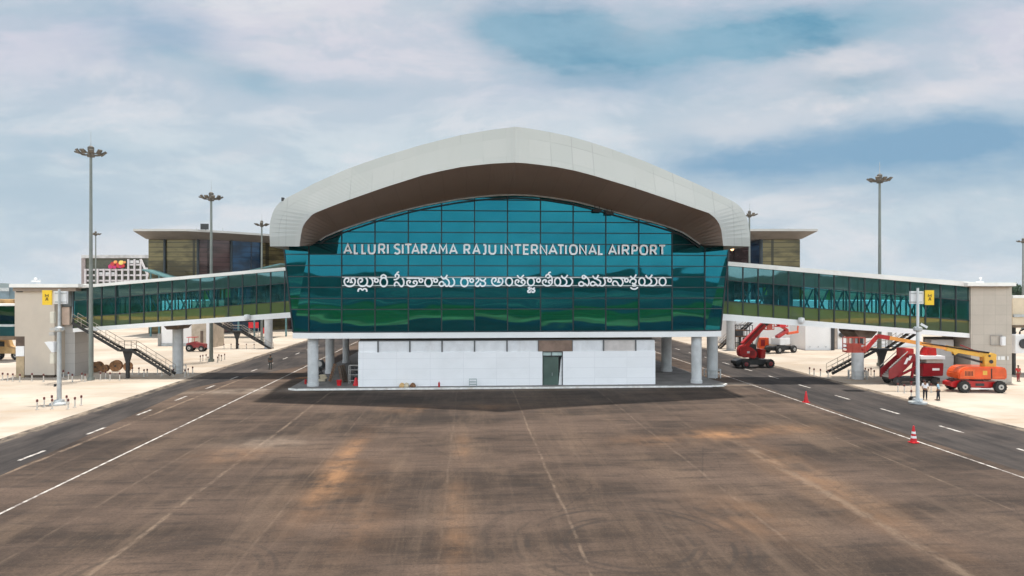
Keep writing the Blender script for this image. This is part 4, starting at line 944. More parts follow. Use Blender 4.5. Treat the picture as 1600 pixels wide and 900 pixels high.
# second pair of link towers beyond the walkways
def block(name, label, px0, px1, D, ytop, dep, m, cat='building', ybot=None, z0=0.):
    p0_, p1_ = Cd(px0, 450, D), Cd(px1, 450, D); b = MB(); b.prism(frame_poly(p0_, p1_, dep), z0, zpx(ytop, D), 'z')
    mid_ = (p0_+p1_)/2; t = thing(name, label, cat, (mid_.x, mid_.y, 0)); I = inv(t)
    def put(bb, nm, mm, **kw): o = bb.build(nm, mm, t, **kw); o.matrix_parent_inverse = I; return o
    put(b, 'wall', m); return t, put, D
M['brightw'] = mat('bright_white_wall', (.82, .81, .80), .7, var=.03, vscale=.3)
def doorp(put, px0, px1, y0, D, m, name='door'):
    b = MB(); b.prism(frame_poly(Cd(px0, 450, D-.1), Cd(px1, 450, D-.1), .08), .02, zpx(y0, D-.1), 'z'); put(b, name, m)
def frame_strip(put, px0, px1, ya, yb_, D, m, name):
    b = MB(); b.prism(frame_poly(Cd(px0, 450, D-.15), Cd(px1, 450, D-.15), .12), zpx(ya, D), zpx(yb_, D), 'z'); put(b, name, m)
t, put, D = block('service_building', 'white flat walled block behind the column of the left walkway', 252, 299, 118, 470, 10, M['brightw'])
frame_strip(put, 252, 299, 541, 536, D, M['galv'], 'base_rail'); frame_strip(put, 246.5, 251.5, 541, 521, D, mat('grey_post_box', (.28, .27, .25), .7), 'side_box')
t, put, D = block('service_building', 'beige block with an open dark doorway between the two left masts', 299.5, 322, 112, 470, 7, mat('tan_wall', (.48, .40, .31), .8, var=.1))
doorp(put, 313, 317, 517, D, M['brown']); frame_strip(put, 322.2, 328, 545, 500, D, M['brightw'], 'corner_strip')
t, put, D = block('service_building', 'long white wall seen under the right walkway, left of the recess', 1150, 1243, 116, 470, 10, M['brightw'])
frame_strip(put, 1150, 1243, 541, 537, D, mat('plinth_tan', (.52, .45, .38), .8), 'base_strip')
t, put, D = block('service_building', 'tan recessed bay with narrow door under the right walkway', 1243.5, 1258, 114, 470, 9, MATS['tan_wall'])
doorp(put, 1249, 1253, 520, D, M['brown'])
t, put, D = block('service_building', 'large plain white block just left of the red basket under the right walkway', 1258.5, 1301, 110, 470, 10, M['brightw'])
for x in (1266, 1279, 1291): frame_strip(put, x-.6, x+.6, 542.5, 541, D, M['galv'], 'wall_socket')
frame_strip(put, 1299, 1304, 547, 511, D, M['dark'], 'dark_jamb')
t, put, D = block('service_building', 'white and brown bay with two round fans behind the red basket', 1305, 1352, 112, 470, 9, mat('warm_wall', (.50, .42, .36), .8, var=.1))
frame_strip(put, 1309, 1322, 546, 512, D, M['brightw'], 'white_bay'); frame_strip(put, 1323, 1350, 526, 513, D, M['brown'], 'dark_recess')
for x in (1314.5, 1324):
    p = Cd(x, 523.5, D-.3); b = MB(); b.cyl(p, p+Vector((0, -.3, 0)), .40, n=16); put(b, 'round_fan', M['dark'])
t, put, D = block('service_building', 'long white wall behind the black stair and the red steps vehicle', 1353, 1440, 116, 470, 10, M['brightw'])
frame_strip(put, 1388, 1394, 542, 517, D, MATS['grey_post_box'], 'dark_post')
# far sandy bank and bits beyond the aprons
sheet('sand_bank', rect(-330, -60, 185, 340), .004, groundmat('sand_bank', m_conc, bump=0))
sheet('sand_bank', rect(60, 330, 185, 340), .004, bpy.data.materials['sand_bank'])

# left and right boarding bridges cut by the picture edge
def bridge(label, pxa, pxb, D, zs_, gm, legx=None):
    p0_, p1_ = Cd(pxa, 450, D), Cd(pxb, 450, D); t = thing('boarding_bridge', label, 'boarding bridge', (p0_.x, p0_.y, 0)); I = inv(t)
    def put(bb, nm, mm, **kw): o = bb.build(nm, mm, t, **kw); o.matrix_parent_inverse = I; return o
    fp = frame_poly(p0_, p1_, 3.2)
    b = MB(); b.prism(fp, zs_[1], zs_[2], 'z'); put(b, 'tunnel', gm)
    b = MB(); b.prism(frame_poly(p0_-Vector((0, .1, 0)), p1_-Vector((0, .1, 0)), 3.4), zs_[0], zs_[1]-.003, 'z'); put(b, 'roof', M['roofedge'])
    b = MB(); b.prism(frame_poly(p0_-Vector((0, .1, 0)), p1_-Vector((0, .1, 0)), 3.4), zs_[2], zs_[3], 'z'); put(b, 'underframe', mat('underframe_brown', (.16, .11, .07), .8))
    b = MB()
    for f_ in (.33, .66):
        q = p0_.lerp(p1_, f_); b.bar((q.x, q.y-.06, zs_[2]), (q.x, q.y-.06, zs_[1]), .12)
    b.bar((p0_.x, p0_.y-.08, zs_[2]*.65+zs_[1]*.35), (p1_.x, p1_.y-.08, zs_[2]*.65+zs_[1]*.35), .25, .3); put(b, 'ribs', M['galv'])
    return t, put
t, put = bridge('dark blue glazed boarding bridge cut off by the left picture edge', -60, 22.5, 92, [zpx(y, 92) for y in (475, 478, 525, 531)], M['tealglass'])
b = MB(); q = Cd(-12, 450, 93.5); b.cyl((q.x, q.y, 0), (q.x, q.y, zpx(531, 92)), .5); put(b, 'column', M['conc_col'])
t, put = bridge('cream boarding bridge head beside the right tower, cut off by the right edge', 1582, 1660, 78, [zpx(y, 78) for y in (462, 466, 508, 512)], mat('cream_panel', (.66, .55, .40), .6, var=.05))
b = MB()
q = Cd(1592, 450, 79)
rr = random.Random(3)
for k in range(16):
    a_ = Vector((q.x+rr.uniform(-1., 1.4), q.y+rr.uniform(-.6, .6), rr.uniform(zpx(548, 78), zpx(513, 78)))); b.bar(a_, a_+Vector((rr.uniform(-.8, .8), .1, rr.uniform(-.8, .8))), .14)
b.box(q.x-.9, q.x-.7, q.y-.4, q.y+.4, 0, zpx(512, 78)); b.box(q.x+1.1, q.x+1.3, q.y-.4, q.y+.4, 0, zpx(512, 78)); put(b, 'lift_gear', M['dark'])
b = MB(); q = Cd(1595, 541, 77); b.box(q.x-.75, q.x+1.5, q.y-.1, q.y+1., q.z-.8, q.z+1.3); put(b, 'air_unit', M['white'], bevel=.05)
b = MB(); b.cyl((q.x+.25, q.y-.11, q.z+.3), (q.x+.25, q.y-.25, q.z+.3), .55, n=20); put(b, 'air_fan', M['dark'])
# far structures on the left horizon behind the bridge
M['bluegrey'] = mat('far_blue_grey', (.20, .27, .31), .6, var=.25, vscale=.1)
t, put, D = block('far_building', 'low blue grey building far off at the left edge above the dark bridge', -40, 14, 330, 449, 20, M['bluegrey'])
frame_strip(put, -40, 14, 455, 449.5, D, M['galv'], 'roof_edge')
t, put, D = block('soil_mound', 'low heap of tan earth at the left edge above the dark bridge', -30, 20, 200, 468, 8, mat('tan_earth', (.45, .28, .12), .9, var=.3, vscale=.5), cat='mound')

# ================================================================== MASTS
def high_mast(label, px, py_base, py_ring, lamps=10, wl_=1.0, base=None, group=None, D=None, r=.24):
    p = G(px, py_base) if D is None else Cd(px, 450, D); dep = D if D else HC*FP/(py_base-450)
    h = zpx(py_ring, dep)
    t = thing('high_mast', label, 'light mast', (p.x, p.y, 0), 0, group)
    b = MB(); b.cyl((0, 0, .02), (0, 0, h*.5), r, r*.78, 14); b.cyl((0, 0, h*.5), (0, 0, h+.1), r*.76, r*.55, 14); b.cyl((0, 0, 0), (0, 0, .35), r*1.5, r*1.5, 14); b.build('pole', M['mastp'], t, smooth=True)
    b = MB(); R_ = .95*wl_
    b.tube([(R_*math.cos(k*math.pi/8), R_*math.sin(k*math.pi/8), h) for k in range(17)], .07, 6)
    for k in range(4): a_ = k*math.pi/2+.3; b.bar((0, 0, h-.1), (R_*math.cos(a_), R_*math.sin(a_), h), .08)
    b.cyl((0, 0, h-.3), (0, 0, h+.35), .38*wl_, .30*wl_, 10); b.build('lamp_ring', M['ringm'], t)
    b = MB(); b.lathe([(.24*wl_, .30), (.32*wl_, .45), (.32*wl_, .75), (.15*wl_, .9)], (0, 0, h), 12); b.build('head_cap', M['ringm'], t)
    b = MB(); b.cyl((0, 0, h+.95), (0, 0, h+.95+1.5*wl_), .045, .02, 6); b.build('lightning_rod', M['galv'], t)
    for k in range(lamps):
        a_ = 2*math.pi*k/lamps+.2; cx_, cy_ = math.cos(a_), math.sin(a_)
        b = MB(); tilt = .55+.35*math.sin(k*2.3)
        c_ = Vector((cx_*(R_+.28), cy_*(R_+.28), h+.12)); dirn = Vector((cx_*math.cos(tilt), cy_*math.cos(tilt), math.sin(tilt)))
        b.bar(c_-dirn*.22, c_+dirn*.32, .46, .15, up=(-cx_*math.sin(tilt), -cy_*math.sin(tilt), math.cos(tilt)))
        b.bar((cx_*R_, cy_*R_, h), c_, .08); b.build('floodlight', M['ringm'], t)
    return t
M['mastp'] = mat('mast_steel', (.20, .22, .20), .55, .2, var=.12, vscale=.5)
M['ringm'] = mat('ring_dark', (.11, .095, .075), .6, var=.25)
gm_ = 'high floodlight masts on the aprons'
high_mast('tall grey floodlight mast beside the left tower stairs, nearest on the left', 142, 594, 241, 10, 1.0, group=gm_)
high_mast('floodlight mast behind the middle of the left walkway, second from left', 330, 565, 310.5, 10, 1.0, group=gm_, r=.26)
high_mast('thin floodlight mast close beside the left roof leg of the gate building', 409, 0, 352, 8, .85, D=128, group=gm_, r=.24)
high_mast('distant small floodlight mast just right of the nearest left mast', 149.5, 0, 366.5, 8, .8, D=178, group=gm_, r=.24)
high_mast('tall floodlight mast rising behind the right walkway against open sky', 1374.5, 0, 282.5, 10, 1.0, D=88, group=gm_, r=.25)
high_mast('distant floodlight mast mostly hidden behind the right roof shoulder', 1171, 0, 337, 8, .85, D=120, group=gm_, r=.24)
high_mast('far floodlight mast cut off by the right picture edge', 1598.5, 0, 378, 8, .9, D=165, group=gm_, r=.28)

# poles with yellow stand signs
def stand_pole(label, px, py_base, h_top_px, sx, extras):
    p = G(px, py_base); dep = HC*FP/(py_base-450); t = thing('stand_sign_pole', label, 'sign pole', (p.x, p.y, 0), -A)
    k = dep/FP; zt_ = zpx(h_top_px, dep); zz = lambda py: zpx(py, dep)
    b = MB(); b.cyl((0, 0, .15), (0, 0, zz(516)), .19 if extras else .16, .17 if extras else .14, 16); b.cyl((0, 0, zz(516)), (0, 0, zt_), .12, .10, 16); b.build('pole', M['galv'] if extras else mat('pale_pole', (.62, .64, .64), .5, var=.06), t, smooth=True)
    b = MB(); b.lathe([(.75, 0), (.75, .12), (.42, .22), (.38, .42)], (0, 0, 0), 18); b.build('base', M['galv'], t)
    s_ = sx
    b = MB(); b.box(s_*.45 if False else -s_*.35*0+(-.45 if s_ > 0 else -.65), (.65 if s_ > 0 else .45), .22, .50, zz(475), zz(455)); bx = b.build('sign_box', M['white'], t)
    xa, xb_ = (.66, 1.42) if s_ > 0 else (-1.46, -.66)
    b = MB(); b.box(xa, xb_, .0, .10, zz(476.5), zz(453.5)); sg = b.build('sign_face', M['signy'], t)
    b = MB(); xc = (xa+xb_)/2; zc_ = (zz(476.5)+zz(453.5))/2
    for k_, pts in enumerate(([(xc-.13, zc_+.05), (xc-.13, zc_+.26), (xc, zc_+.12), (xc+.13, zc_+.26), (xc+.13, zc_+.05)], [(xc-.10, zc_-.26), (xc-.02, zc_-.02), (xc+.05, zc_-.02), (xc+.10, zc_-.26)], [(xc-.09, zc_-.16), (xc+.09, zc_-.16)])): ribbon(b, pts, .07, -.012-.004*k_, .01)
    b.build('sign_mark', mat('sign_ink', (.16, .10, .01), .6), sg)
    b = MB()
    for z_ in (zz(458), zz(472)): b.box(-.5, .5, .16, .22, z_-.05, z_+.05)
    b.build('sign_bracket', M['galv'], t)
    b = MB(); b.lathe([(.26, 0), (.36, .1), (.36, .32), (.26, .42)], (0, 0, zz(516)-.1), 14); b.build('collar', M['galv'], t)
    return t, zz
t, zz = stand_pole('grey pole in front of the left tower with white box and yellow stand sign', 92.5, 632, 452, -1, True)
for z0_, z1_ in ((zz(505), zz(487)), (zz(568), zz(552)),):
    b = MB(); b.box(-.72, -.36, -.15, .15, z0_, z1_); b.build('control_box', mat('cream_box', (.66, .62, .52), .5, var=.08), t, bevel=.03)
b = MB(); b.prism([(-1.08, zz(534)), (-.28, zz(534)), (-.28, zz(550)), (-.45, zz(550))], -.3, .3, 'y'); b.build('horn_speaker', M['white'], t)
b = MB(); b.box(-.62, .30, -.3, .3, zz(516), zz(512)); b.box(-.75, -.35, -.2, .2, zz(524), zz(519)); b.build('junction_bracket', M['rim'], t)
b = MB(); b.box(-.42, -.30, -.1, .1, zz(604), zz(600)); b.build('switch_box', M['dark'], t)
t, zz = stand_pole('white pole by the two men with a white box and yellow stand sign', 1434, 630, 450, 1, False)
b = MB(); p0_ = Vector((.2, -.1, zz(506))); b.bar(p0_, p0_+Vector((.45, -.2, -.30)), .22, .2); b.build('camera', M['white'], t)

# ================================================================== STAIRS
def open_stair(label, px_top, py_top, px_l0, px_l1, py_l, px_bot, py_bot, D, wd_=1.2, cat='stair', support=True):
    P_ = lambda px, py, dy=0.: Cd(px, py, D+dy)
    t = thing('steel_stair', label, cat, (P_(px_bot, 450).x, P_(px_bot, 450).y, 0)); I = inv(t)
    def put(bb, nm, mm, **kw): o = bb.build(nm, mm, t, **kw); o.matrix_parent_inverse = I; return o
    A_, L0, L1, B_ = P_(px_top, py_top), P_(px_l0, py_l), P_(px_l1, py_l), P_(px_bot, py_bot)
    for nm, s_, e_ in (('upper_flight', A_, L0), ('lower_flight', L1, B_)):
        b = MB(); 
        for dy in (0, wd_): b.bar(s_+Vector((0, dy, 0)), e_+Vector((0, dy, 0)), .07, .30)
        n_ = max(4, int(abs(s_.z-e_.z)/.22))
        for k in range(1, n_): q = s_.lerp(e_, k/n_); b.box(q.x-.14, q.x+.14, q.y+.04, q.y+wd_-.04, q.z+.08, q.z+.12)
        put(b, nm, M['black'])
    b = MB(); b.prism([(L0.x, L0.y), (L1.x, L1.y), (L1.x, L1.y+wd_), (L0.x, L0.y+wd_)], L0.z-.14, L0.z+.10, 'z'); put(b, 'landing', M['black'])
    M['rail_'] = mat('handrail_tan', (.38, .33, .27), .5, .2)
    for dy in (.0, wd_):
        b = MB(); o_ = Vector((0, dy, 0)); H_ = Vector((0, 0, 1.0)); H2 = Vector((0, 0, .55))
        for s_, e_ in ((A_, L0), (L0, L1), (L1, B_)):
            b.bar(s_+o_+H_, e_+o_+H_, .05); b.bar(s_+o_+H2, e_+o_+H2, .035)
            m_ = max(1, round((s_-e_).length/1.3))
            for k in range(m_+1): q = s_.lerp(e_, k/m_)+o_; b.bar(q, q+H_, .04)
        put(b, 'handrail', M['rail_'])
    if support:
        c_ = (L0+L1)/2; b = MB(); hw_ = abs(L0.x-L1.x)*.5
        b.box(c_.x-.16, c_.x+.16, c_.y+wd_/2-.16, c_.y+wd_/2+.16, 0, c_.z-.9)
        b.prism([(c_.x-.17, c_.z-1.4), (c_.x+.17, c_.z-1.4), (c_.x+hw_*.75, c_.z-.14), (c_.x-hw_*.75, c_.z-.14)], c_.y+wd_/2-.14, c_.y+wd_/2+.14, 'y'); put(b, 'support_post', M['black'])
    return t
open_stair('dark steel stair with a landing running down from the left tower', 112, 504, 186, 205, 547.5, 267, 586, 75.3)
open_stair('black steel stair with landing and post behind the right walkway column', 1443, 513, 1394, 1371, 546.5, 1300, 584, 76.5)
open_stair('smaller dark stair with post in the left distance under the walkway', 334, 503, 361, 376, 518, 424, 546, 112)
open_stair('smaller dark stair in the right distance left of the red boom lift', 1176, 503, 1162, 1155, 516, 1124, 546, 112)
# distant walkway columns
for px, D_, lab in ((419.5, 113, 'round concrete column of the far link, left distance beside the small stair'), (1141.5, 110, 'round concrete column of the far link, just left of the red boom lift')):
    p = Cd(px, 450, D_); b = MB(); b.lathe([(.65, 0), (.65, 5.2)], (p.x, p.y, 0), 20); b.prism([(p.x-.6, 5.0), (p.x+.6, 5.0), (p.x+1.2, 5.8), (p.x-1.2, 5.8)], p.y-1, p.y+1, 'y'); tag(b.build('concrete_column', M['conc_col'], smooth=True), lab, 'column', 'distant columns')

# ================================================================== VEHICLES
def wheel(t, x, y, r, w_, rimm=None, rimname='rim'):
    b = MB(); b.lathe([(r*.62, -w_/2), (r*.92, -w_/2), (r, -w_*.32), (r, w_*.32), (r*.92, w_/2), (r*.62, w_/2)], (x, y, r), 22, 'y')
    for k in range(14):
        a_ = 2*math.pi*k/14; b.box(x+math.cos(a_)*r*.985-.03, x+math.cos(a_)*r*.985+.03, y-w_*.45, y+w_*.45, r+math.sin(a_)*r*.985-.03, r+math.sin(a_)*r*.985+.03)
    wo = b.build('wheel', M['rubber'], t, smooth=True)
    b = MB(); s_ = -1
    b.lathe([(r*.20, s_*w_*.56), (r*.45, s_*w_*.50), (r*.60, s_*w_*.36), (r*.60, w_*.36), (r*.2, w_*.5)], (x, y, r), 18, 'y'); b.build('rim', rimm or M['rim'], wo)
    b = MB(); b.cyl((x, y-w_*.62, r), (x, y-w_*.5, r), r*.16, n=10); b.build('hub', M['dark'], wo)
def boom_lift(label, p, yaw, chassis_m, body_m, pose, scale=1.):
    t = thing('boom_lift', label, 'boom lift', (p.x, p.y, 0), yaw)
    for x in (-1.55, 1.75):
        for y in (-1.05, 1.05): wheel(t, x, y, .56, .42, pose.get('rim'))
    b = MB(); b.prism([(-2.6, .55), (-2.2, .42), (2.0, .42), (2.25, .62), (2.25, .98), (-1.9, 1.12), (-2.6, .9)], -.72, .72, 'y'); b.build('chassis', chassis_m, t, bevel=.04)
    b = MB(); b.box(-1.75, -1.35, -1.0, 1.0, .46, .66); b.box(1.55, 1.95, -1.0, 1.0, .46, .66); b.build('axles', M['dark'], t)
    b = MB(); b.cyl((0.2, 0, 1.06), (.2, 0, 1.26), .62, n=20); b.build('turntable', M['dark'], t)
    return t
# orange lift, right
p = G(1522, 611)
bl = boom_lift('orange boom lift with yellow arm reaching left to a red basket, right apron', p, -A-.06, M['red'], M['orange'], {'rim': M['rim']})
b = MB(); b.prism([(-2.05, 1.28), (2.35, 1.28), (2.42, 1.6), (2.35, 2.30), (2.1, 2.44), (-1.2, 2.46), (-1.75, 2.25), (-2.05, 1.8)], -1.1, 1.05, 'y'); hd = b.build('body', M['orange'], bl, bevel=.09)
b = MB(); b.box(-1.6, -.6, -1.125, -1.1, 1.5, 2.2); b.box(1.1, 2.1, -1.125, -1.1, 1.45, 1.55); b.build('hood_panel', mat('orange_shade_panel', (.70, .13, .03), .4, var=.1), hd)
b = MB(); b.box(.15, .55, -1.125, -1.1, 1.7, 2.1); b.build('round_decal', M['yellow'], hd)
b = MB(); b.box(-1.4, 1.6, -.95, -.9, .3, .42); b.build('step_bar', M['white'], bl)
b = MB(); b.prism([(.75, 2.4), (1.85, 2.4), (1.9, 3.6), (1.5, 3.75), (.7, 3.45)], -.38, .38, 'y'); mst = b.build('mast', M['yellow'], bl, bevel=.04)
b = MB(); b.cyl((1.35, -.39, 2.9), (1.35, -.45, 2.9), .18, n=14); b.cyl((1.2, -.39, 3.45), (1.2, -.45, 3.45), .1, n=10); b.build('pin', M['dark'], mst)
T0, T1 = Vector((1.3, 0, 3.45)), Vector((-8.1, 0, 5.15)); mid_ = T0.lerp(T1, .42)
b = MB(); b.bar(T0, mid_, .42, .55); b.build('boom', M['yellow'], bl, bevel=.03)
b = MB(); b.bar(mid_, T1, .30, .36); bb2 = b.build('boom_extension', mat('orange_yellow_paint', (.80, .32, .06), .4, var=.12), bl)
b = MB(); b.bar(T0+Vector((-1, -.26, .34)), mid_+Vector((1.2, -.26, .32)), .10, .10); b.build('hose_guard', M['dred'], bl)
b = MB(); b.bar((.9, 0, 2.75), (-2.0, 0, 3.55), .20, .20); b.build('lift_cylinder', M['black'], bl)
b = MB(); b.prism([(-2.2, 3.95), (-1.4, 3.8), (-1.9, 3.5)], -.2, .2, 'y'); b.build('cylinder_lug', M['yellow'], bl)
J0, J1 = T1+Vector((.1, 0, -.03)), Vector((-9.1, 0, 5.30)); J2 = Vector((-10.3, 0, 3.85))
b = MB(); b.bar(J0, J1, .34, .42); b.bar(J1, J2, .26, .34); b.build('jib', M['red'], bl, bevel=.02)
def basket(t, c_, wx, wy, h, m, mf):
    b = MB(); x0_, x1_, y0_, y1_ = c_.x-wx/2, c_.x+wx/2, c_.y-wy/2, c_.y+wy/2
    b.box(x0_, x1_, y0_, y1_, c_.z, c_.z+.14)
    for z_ in (.45, .8, h):
        for q0, q1 in (((x0_, y0_), (x1_, y0_)), ((x1_, y0_), (x1_, y1_)), ((x1_, y1_), (x0_, y1_)), ((x0_, y1_), (x0_, y0_))): b.bar((*q0, c_.z+z_), (*q1, c_.z+z_), .07)
    for x_ in (x0_, (x0_*2+x1_)/3, (x0_+x1_*2)/3, x1_):
        for y_ in (y0_, y1_): b.bar((x_, y_, c_.z), (x_, y_, c_.z+h), .07)
    b.box(x0_+.05, x1_-.35, y0_-.01, y0_+.03, c_.z+.14, c_.z+h*.62)
    o = b.build('basket', m, t)
    b = MB(); b.box(x1_-.5, x1_-.15, y0_+.1, y0_+.5, c_.z+h*.6, c_.z+h+.05); b.build('control_panel', mf, o)
for k in range(3):
    b = MB(); b.tube([(1.2, -.32-.04*k, 3.7+.05*k), (-.6, -.30-.04*k, 3.95+.05*k), (-3.2, -.28-.04*k, 4.38+.04*k), (-5.0, -.22, 4.66)], .035, 6); b.build('hose', M['black'], bl)
b = MB()
for k in range(6): b.box(-1.5+.13*k, -1.43+.13*k, -1.13, -1.12, 1.6, 2.05)
b.box(.9, 1.0, -1.13, -1.12, 1.35, 2.3); b.build('vent_slots', M['black'], hd)
b = MB(); b.box(-2.3, -2.0, -.5, .5, 1.0, 1.12); b.box(-.3, .5, -.74, -.72, .6, .85); b.build('chassis_plate', M['dark'], bl)
basket(bl, Vector((-11.35, 0, 3.7)), 1.7, 1.0, 1.45, mat('basket_salmon', (.45, .06, .035), .5, var=.15), M['dark'])
b = MB(); b.bar(J2, (-10.5, 0, 4.2), .3, .4); b.build('basket_mount', M['red'], bl)
# red lift, middle right
p = G(1176, 574)
bl = boom_lift('red boom lift with its arm raised to the right, on the right service road', p, -A+.18, M['black'], M['red'], {'rim': M['dred']})
for o in kids(bl):
    if o.name.startswith('chassis'): o.data.materials[0] = M['dark']
b = MB(); b.prism([(-2.3, 1.5), (-.1, 1.2), (.15, 1.9), (-.5, 2.5), (-1.5, 2.95), (-2.2, 2.8), (-2.45, 2.2)], -1.05, -.25, 'y'); hd = b.build('body', M['red'], bl, bevel=.12)
b = MB(); b.prism([(.55, 1.2), (1.2, 1.2), (1.3, 2.3), (.7, 2.35)], -.95, .6, 'y'); b.build('counterweight', M['red'], bl, bevel=.06)
b = MB(); b.box(-1.35, -1.0, -1.07, -1.05, 1.9, 2.15); b.build('decal', M['white'], hd)
b = MB(); b.prism([(-1.2, 1.26), (.7, 1.26), (.3, 2.9), (-.7, 3.0)], -.2, .45, 'y'); b.build('mast', M['dark'], bl)
b = MB(); b.bar((-1.25, 0, 2.75), (1.55, 0, 5.45), .55, .95, w2=.45, h2=.75); b.build('boom', M['red'], bl, bevel=.04)
b = MB(); b.bar((1.5, 0, 5.35), (2.2, 0, 5.75), .42, .55); b.build('boom_tip', M['black'], bl)
b = MB(); b.bar((.3, .3, 2.0), (1.2, .3, 4.6), .18, .18); b.build('lift_cylinder', M['rim'], bl)
b = MB(); b.tube([(-1.3, -.32, 2.9), (-.2, -.34, 4.0), (1.4, -.32, 5.5)], .05, 6); b.build('hose', M['black'], bl)
b = MB(); b.box(-1.95, -1.5, -1.08, -1.06, 1.7, 1.8); b.box(-.9, -.3, -1.07, -1.05, 1.6, 2.2); b.build('hood_panel', M['dred'], hd)
# two further lifts behind
p = G(1219, 551)
bl = boom_lift('red and white articulated lift parked far back before the white wall, right', p, -A+.5, M['black'], M['red'], {'rim': M['rim']})
b = MB(); b.box(-1.1, 1.2, -.9, .9, 1.25, 2.3); b.build('body', M['white'], bl, bevel=.08)
b = MB(); b.bar((-.8, 0, 2.4), (1.6, 0, 3.4), .5, .5); b.bar((1.6, 0, 3.4), (-.6, .2, 4.6), .35, .4); b.build('boom', M['red'], bl)
b = MB(); b.bar((1.6, 0, 2.9), (4.0, 0, 3.1), .4, .35); b.bar((4.0, 0, 3.1), (4.2, 0, 5.4), .15, .15); b.build('jib', M['orange'], bl)
basket(bl, Vector((.2, 0, 4.0)), 1.8, 1., 1.3, M['conered'], M['dark']); basket(bl, Vector((-2.6, 0, 3.6)), 1.4, .9, 1.7, MATS['basket_salmon'], M['dark'])
p = G(1192, 548); g = thing('site_generator', 'small orange box generator behind the arm of the red boom lift', 'generator', (p.x, p.y, 0), -A)
b = MB(); b.box(-.75, .75, -.6, .6, .35, 2.1); b.build('body', M['orange'], g, bevel=.06)
b = MB(); b.box(-.55, .1, -.62, -.6, .8, 1.8); b.build('vent', M['dred'], g)
b = MB(); b.box(-.9, .9, -.5, .5, .12, .34); b.build('skid', M['dark'], g)
p = G(1160, 545); s = thing('scaffold_tower', 'dark scaffold stack just left of the raised red arm', 'scaffold', (p.x, p.y, 0), -A); rr = random.Random(9)
b = MB()
for x in (-1.4, -.5, .5, 1.4):
    for y in (-.7, .7): b.bar((x, y, 0), (x, y, 3.9), .09)
for z in (1., 2., 3., 3.9):
    for y in (-.7, .7): b.bar((-1.5, y, z), (1.5, y, z), .08)
b.build('frame', M['dark'], s)
b = MB(); b.box(-1.4, 1.4, -.7, .7, 2.02, 2.14); b.box(-1.4, .6, -.7, .7, 3.02, 3.14); b.build('deck', M['wood'], s)
b = MB(); b.box(-1.2, -.1, -.72, .3, 2.2, 3.0); b.box(.2, 1.1, -.5, .5, 1.05, 1.8); b.build('covers', M['dark'], s)
# red steps vehicle
p = G(1432, 602); st = thing('steps_vehicle', 'dark red mobile passenger steps with white canopy, beside the right sign pole', 'steps vehicle', (p.x, p.y, 0), -A)
k_ = 152/FP*0+HC/152.  # metres per pixel there
X_ = lambda px: (px-1432)*k_; Z_ = lambda py: (602-py)*k_
for x in (-2.0, 1.9):
    for y in (-.9, .9): wheel(st, x, y+.9, .42, .3, M['dark'])
b = MB(); b.box(-2.6, X_(1470), .15, 1.75, .4, .75); b.build('chassis', M['black'], st)
b = MB(); b.prism([(X_(1389), Z_(592)), (X_(1389), Z_(579)), (X_(1419), Z_(553)), (X_(1430), Z_(553)), (X_(1430), Z_(562)), (X_(1402), Z_(590))], 0, .10, 'y'); b.prism([(X_(1389), Z_(592)), (X_(1389), Z_(579)), (X_(1419), Z_(553)), (X_(1430), Z_(553)), (X_(1430), Z_(562)), (X_(1402), Z_(590))], 1.6, 1.7, 'y'); b.build('side_panel', M['dred'], st)
b = MB()
for i in range(12): x_ = X_(1391)+(X_(1420)-X_(1391))*i/11; z_ = Z_(590)+(Z_(560)-Z_(590))*i/11; b.box(x_, x_+.26, .1, 1.6, z_-.05, z_+.1)
b.build('steps', M['rim'], st)
b = MB(); b.prism([(X_(1412), Z_(569)), (X_(1416), Z_(569)), (X_(1421), Z_(559)), (X_(1417), Z_(559))], -.02, -.003, 'y'); b.prism([(X_(1418), Z_(563)), (X_(1422), Z_(563)), (X_(1425), Z_(556)), (X_(1421), Z_(556))], -.02, -.003, 'y'); b.build('white_stripe', M['white'], st)
b = MB(); b.box(X_(1415), X_(1428), .0, 1.7, Z_(562), Z_(545)); b.build('platform_box', M['red'], st, bevel=.03)
b = MB(); b.prism([(X_(1440), Z_(588)), (X_(1472), Z_(587)), (X_(1473), Z_(567)), (X_(1441), Z_(568))], -.2, 1.5, 'y'); cb = b.build('body', M['dred'], st, bevel=.05)
b = MB(); b.box(X_(1455), X_(1466), -.215, -.2, Z_(578.5), Z_(575)); b.build('white_label', M['white'], cb)
b = MB(); b.box(X_(1447), X_(1472), -.1, 1.4, Z_(567), Z_(561.5)); b.build('cab_window', mat('cab_window', (.38, .36, .32), .3, var=.1), st)
b = MB(); b.box(X_(1436), X_(1474), -.3, 1.6, Z_(561), Z_(556)); b.build('canopy', M['white'], st)
b = MB(); b.prism([(X_(1447), Z_(556)), (X_(1466), Z_(556)), (X_(1465), Z_(544)), (X_(1453), Z_(544))], .2, 1.4, 'y'); b.build('top_hood', M['red'], st, bevel=.04)
b = MB(); b.bar((X_(1400), .1, Z_(590)), (X_(1440), .1, Z_(570)), .2, .2); b.bar((X_(1410), 1.2, Z_(598)), (X_(1432), 1.2, Z_(562)), .2); b.bar((X_(1426), .3, Z_(598)), (X_(1432), .3, Z_(560)), .2); b.build('lift_arm', M['dred'], st)
b = MB(); b.bar((X_(1389), -.05, Z_(575)), (X_(1418), -.05, Z_(549)), .06); b.bar((X_(1389), 1.7, Z_(575)), (X_(1418), 1.7, Z_(549)), .06); b.build('handrail', M['rim'], st)
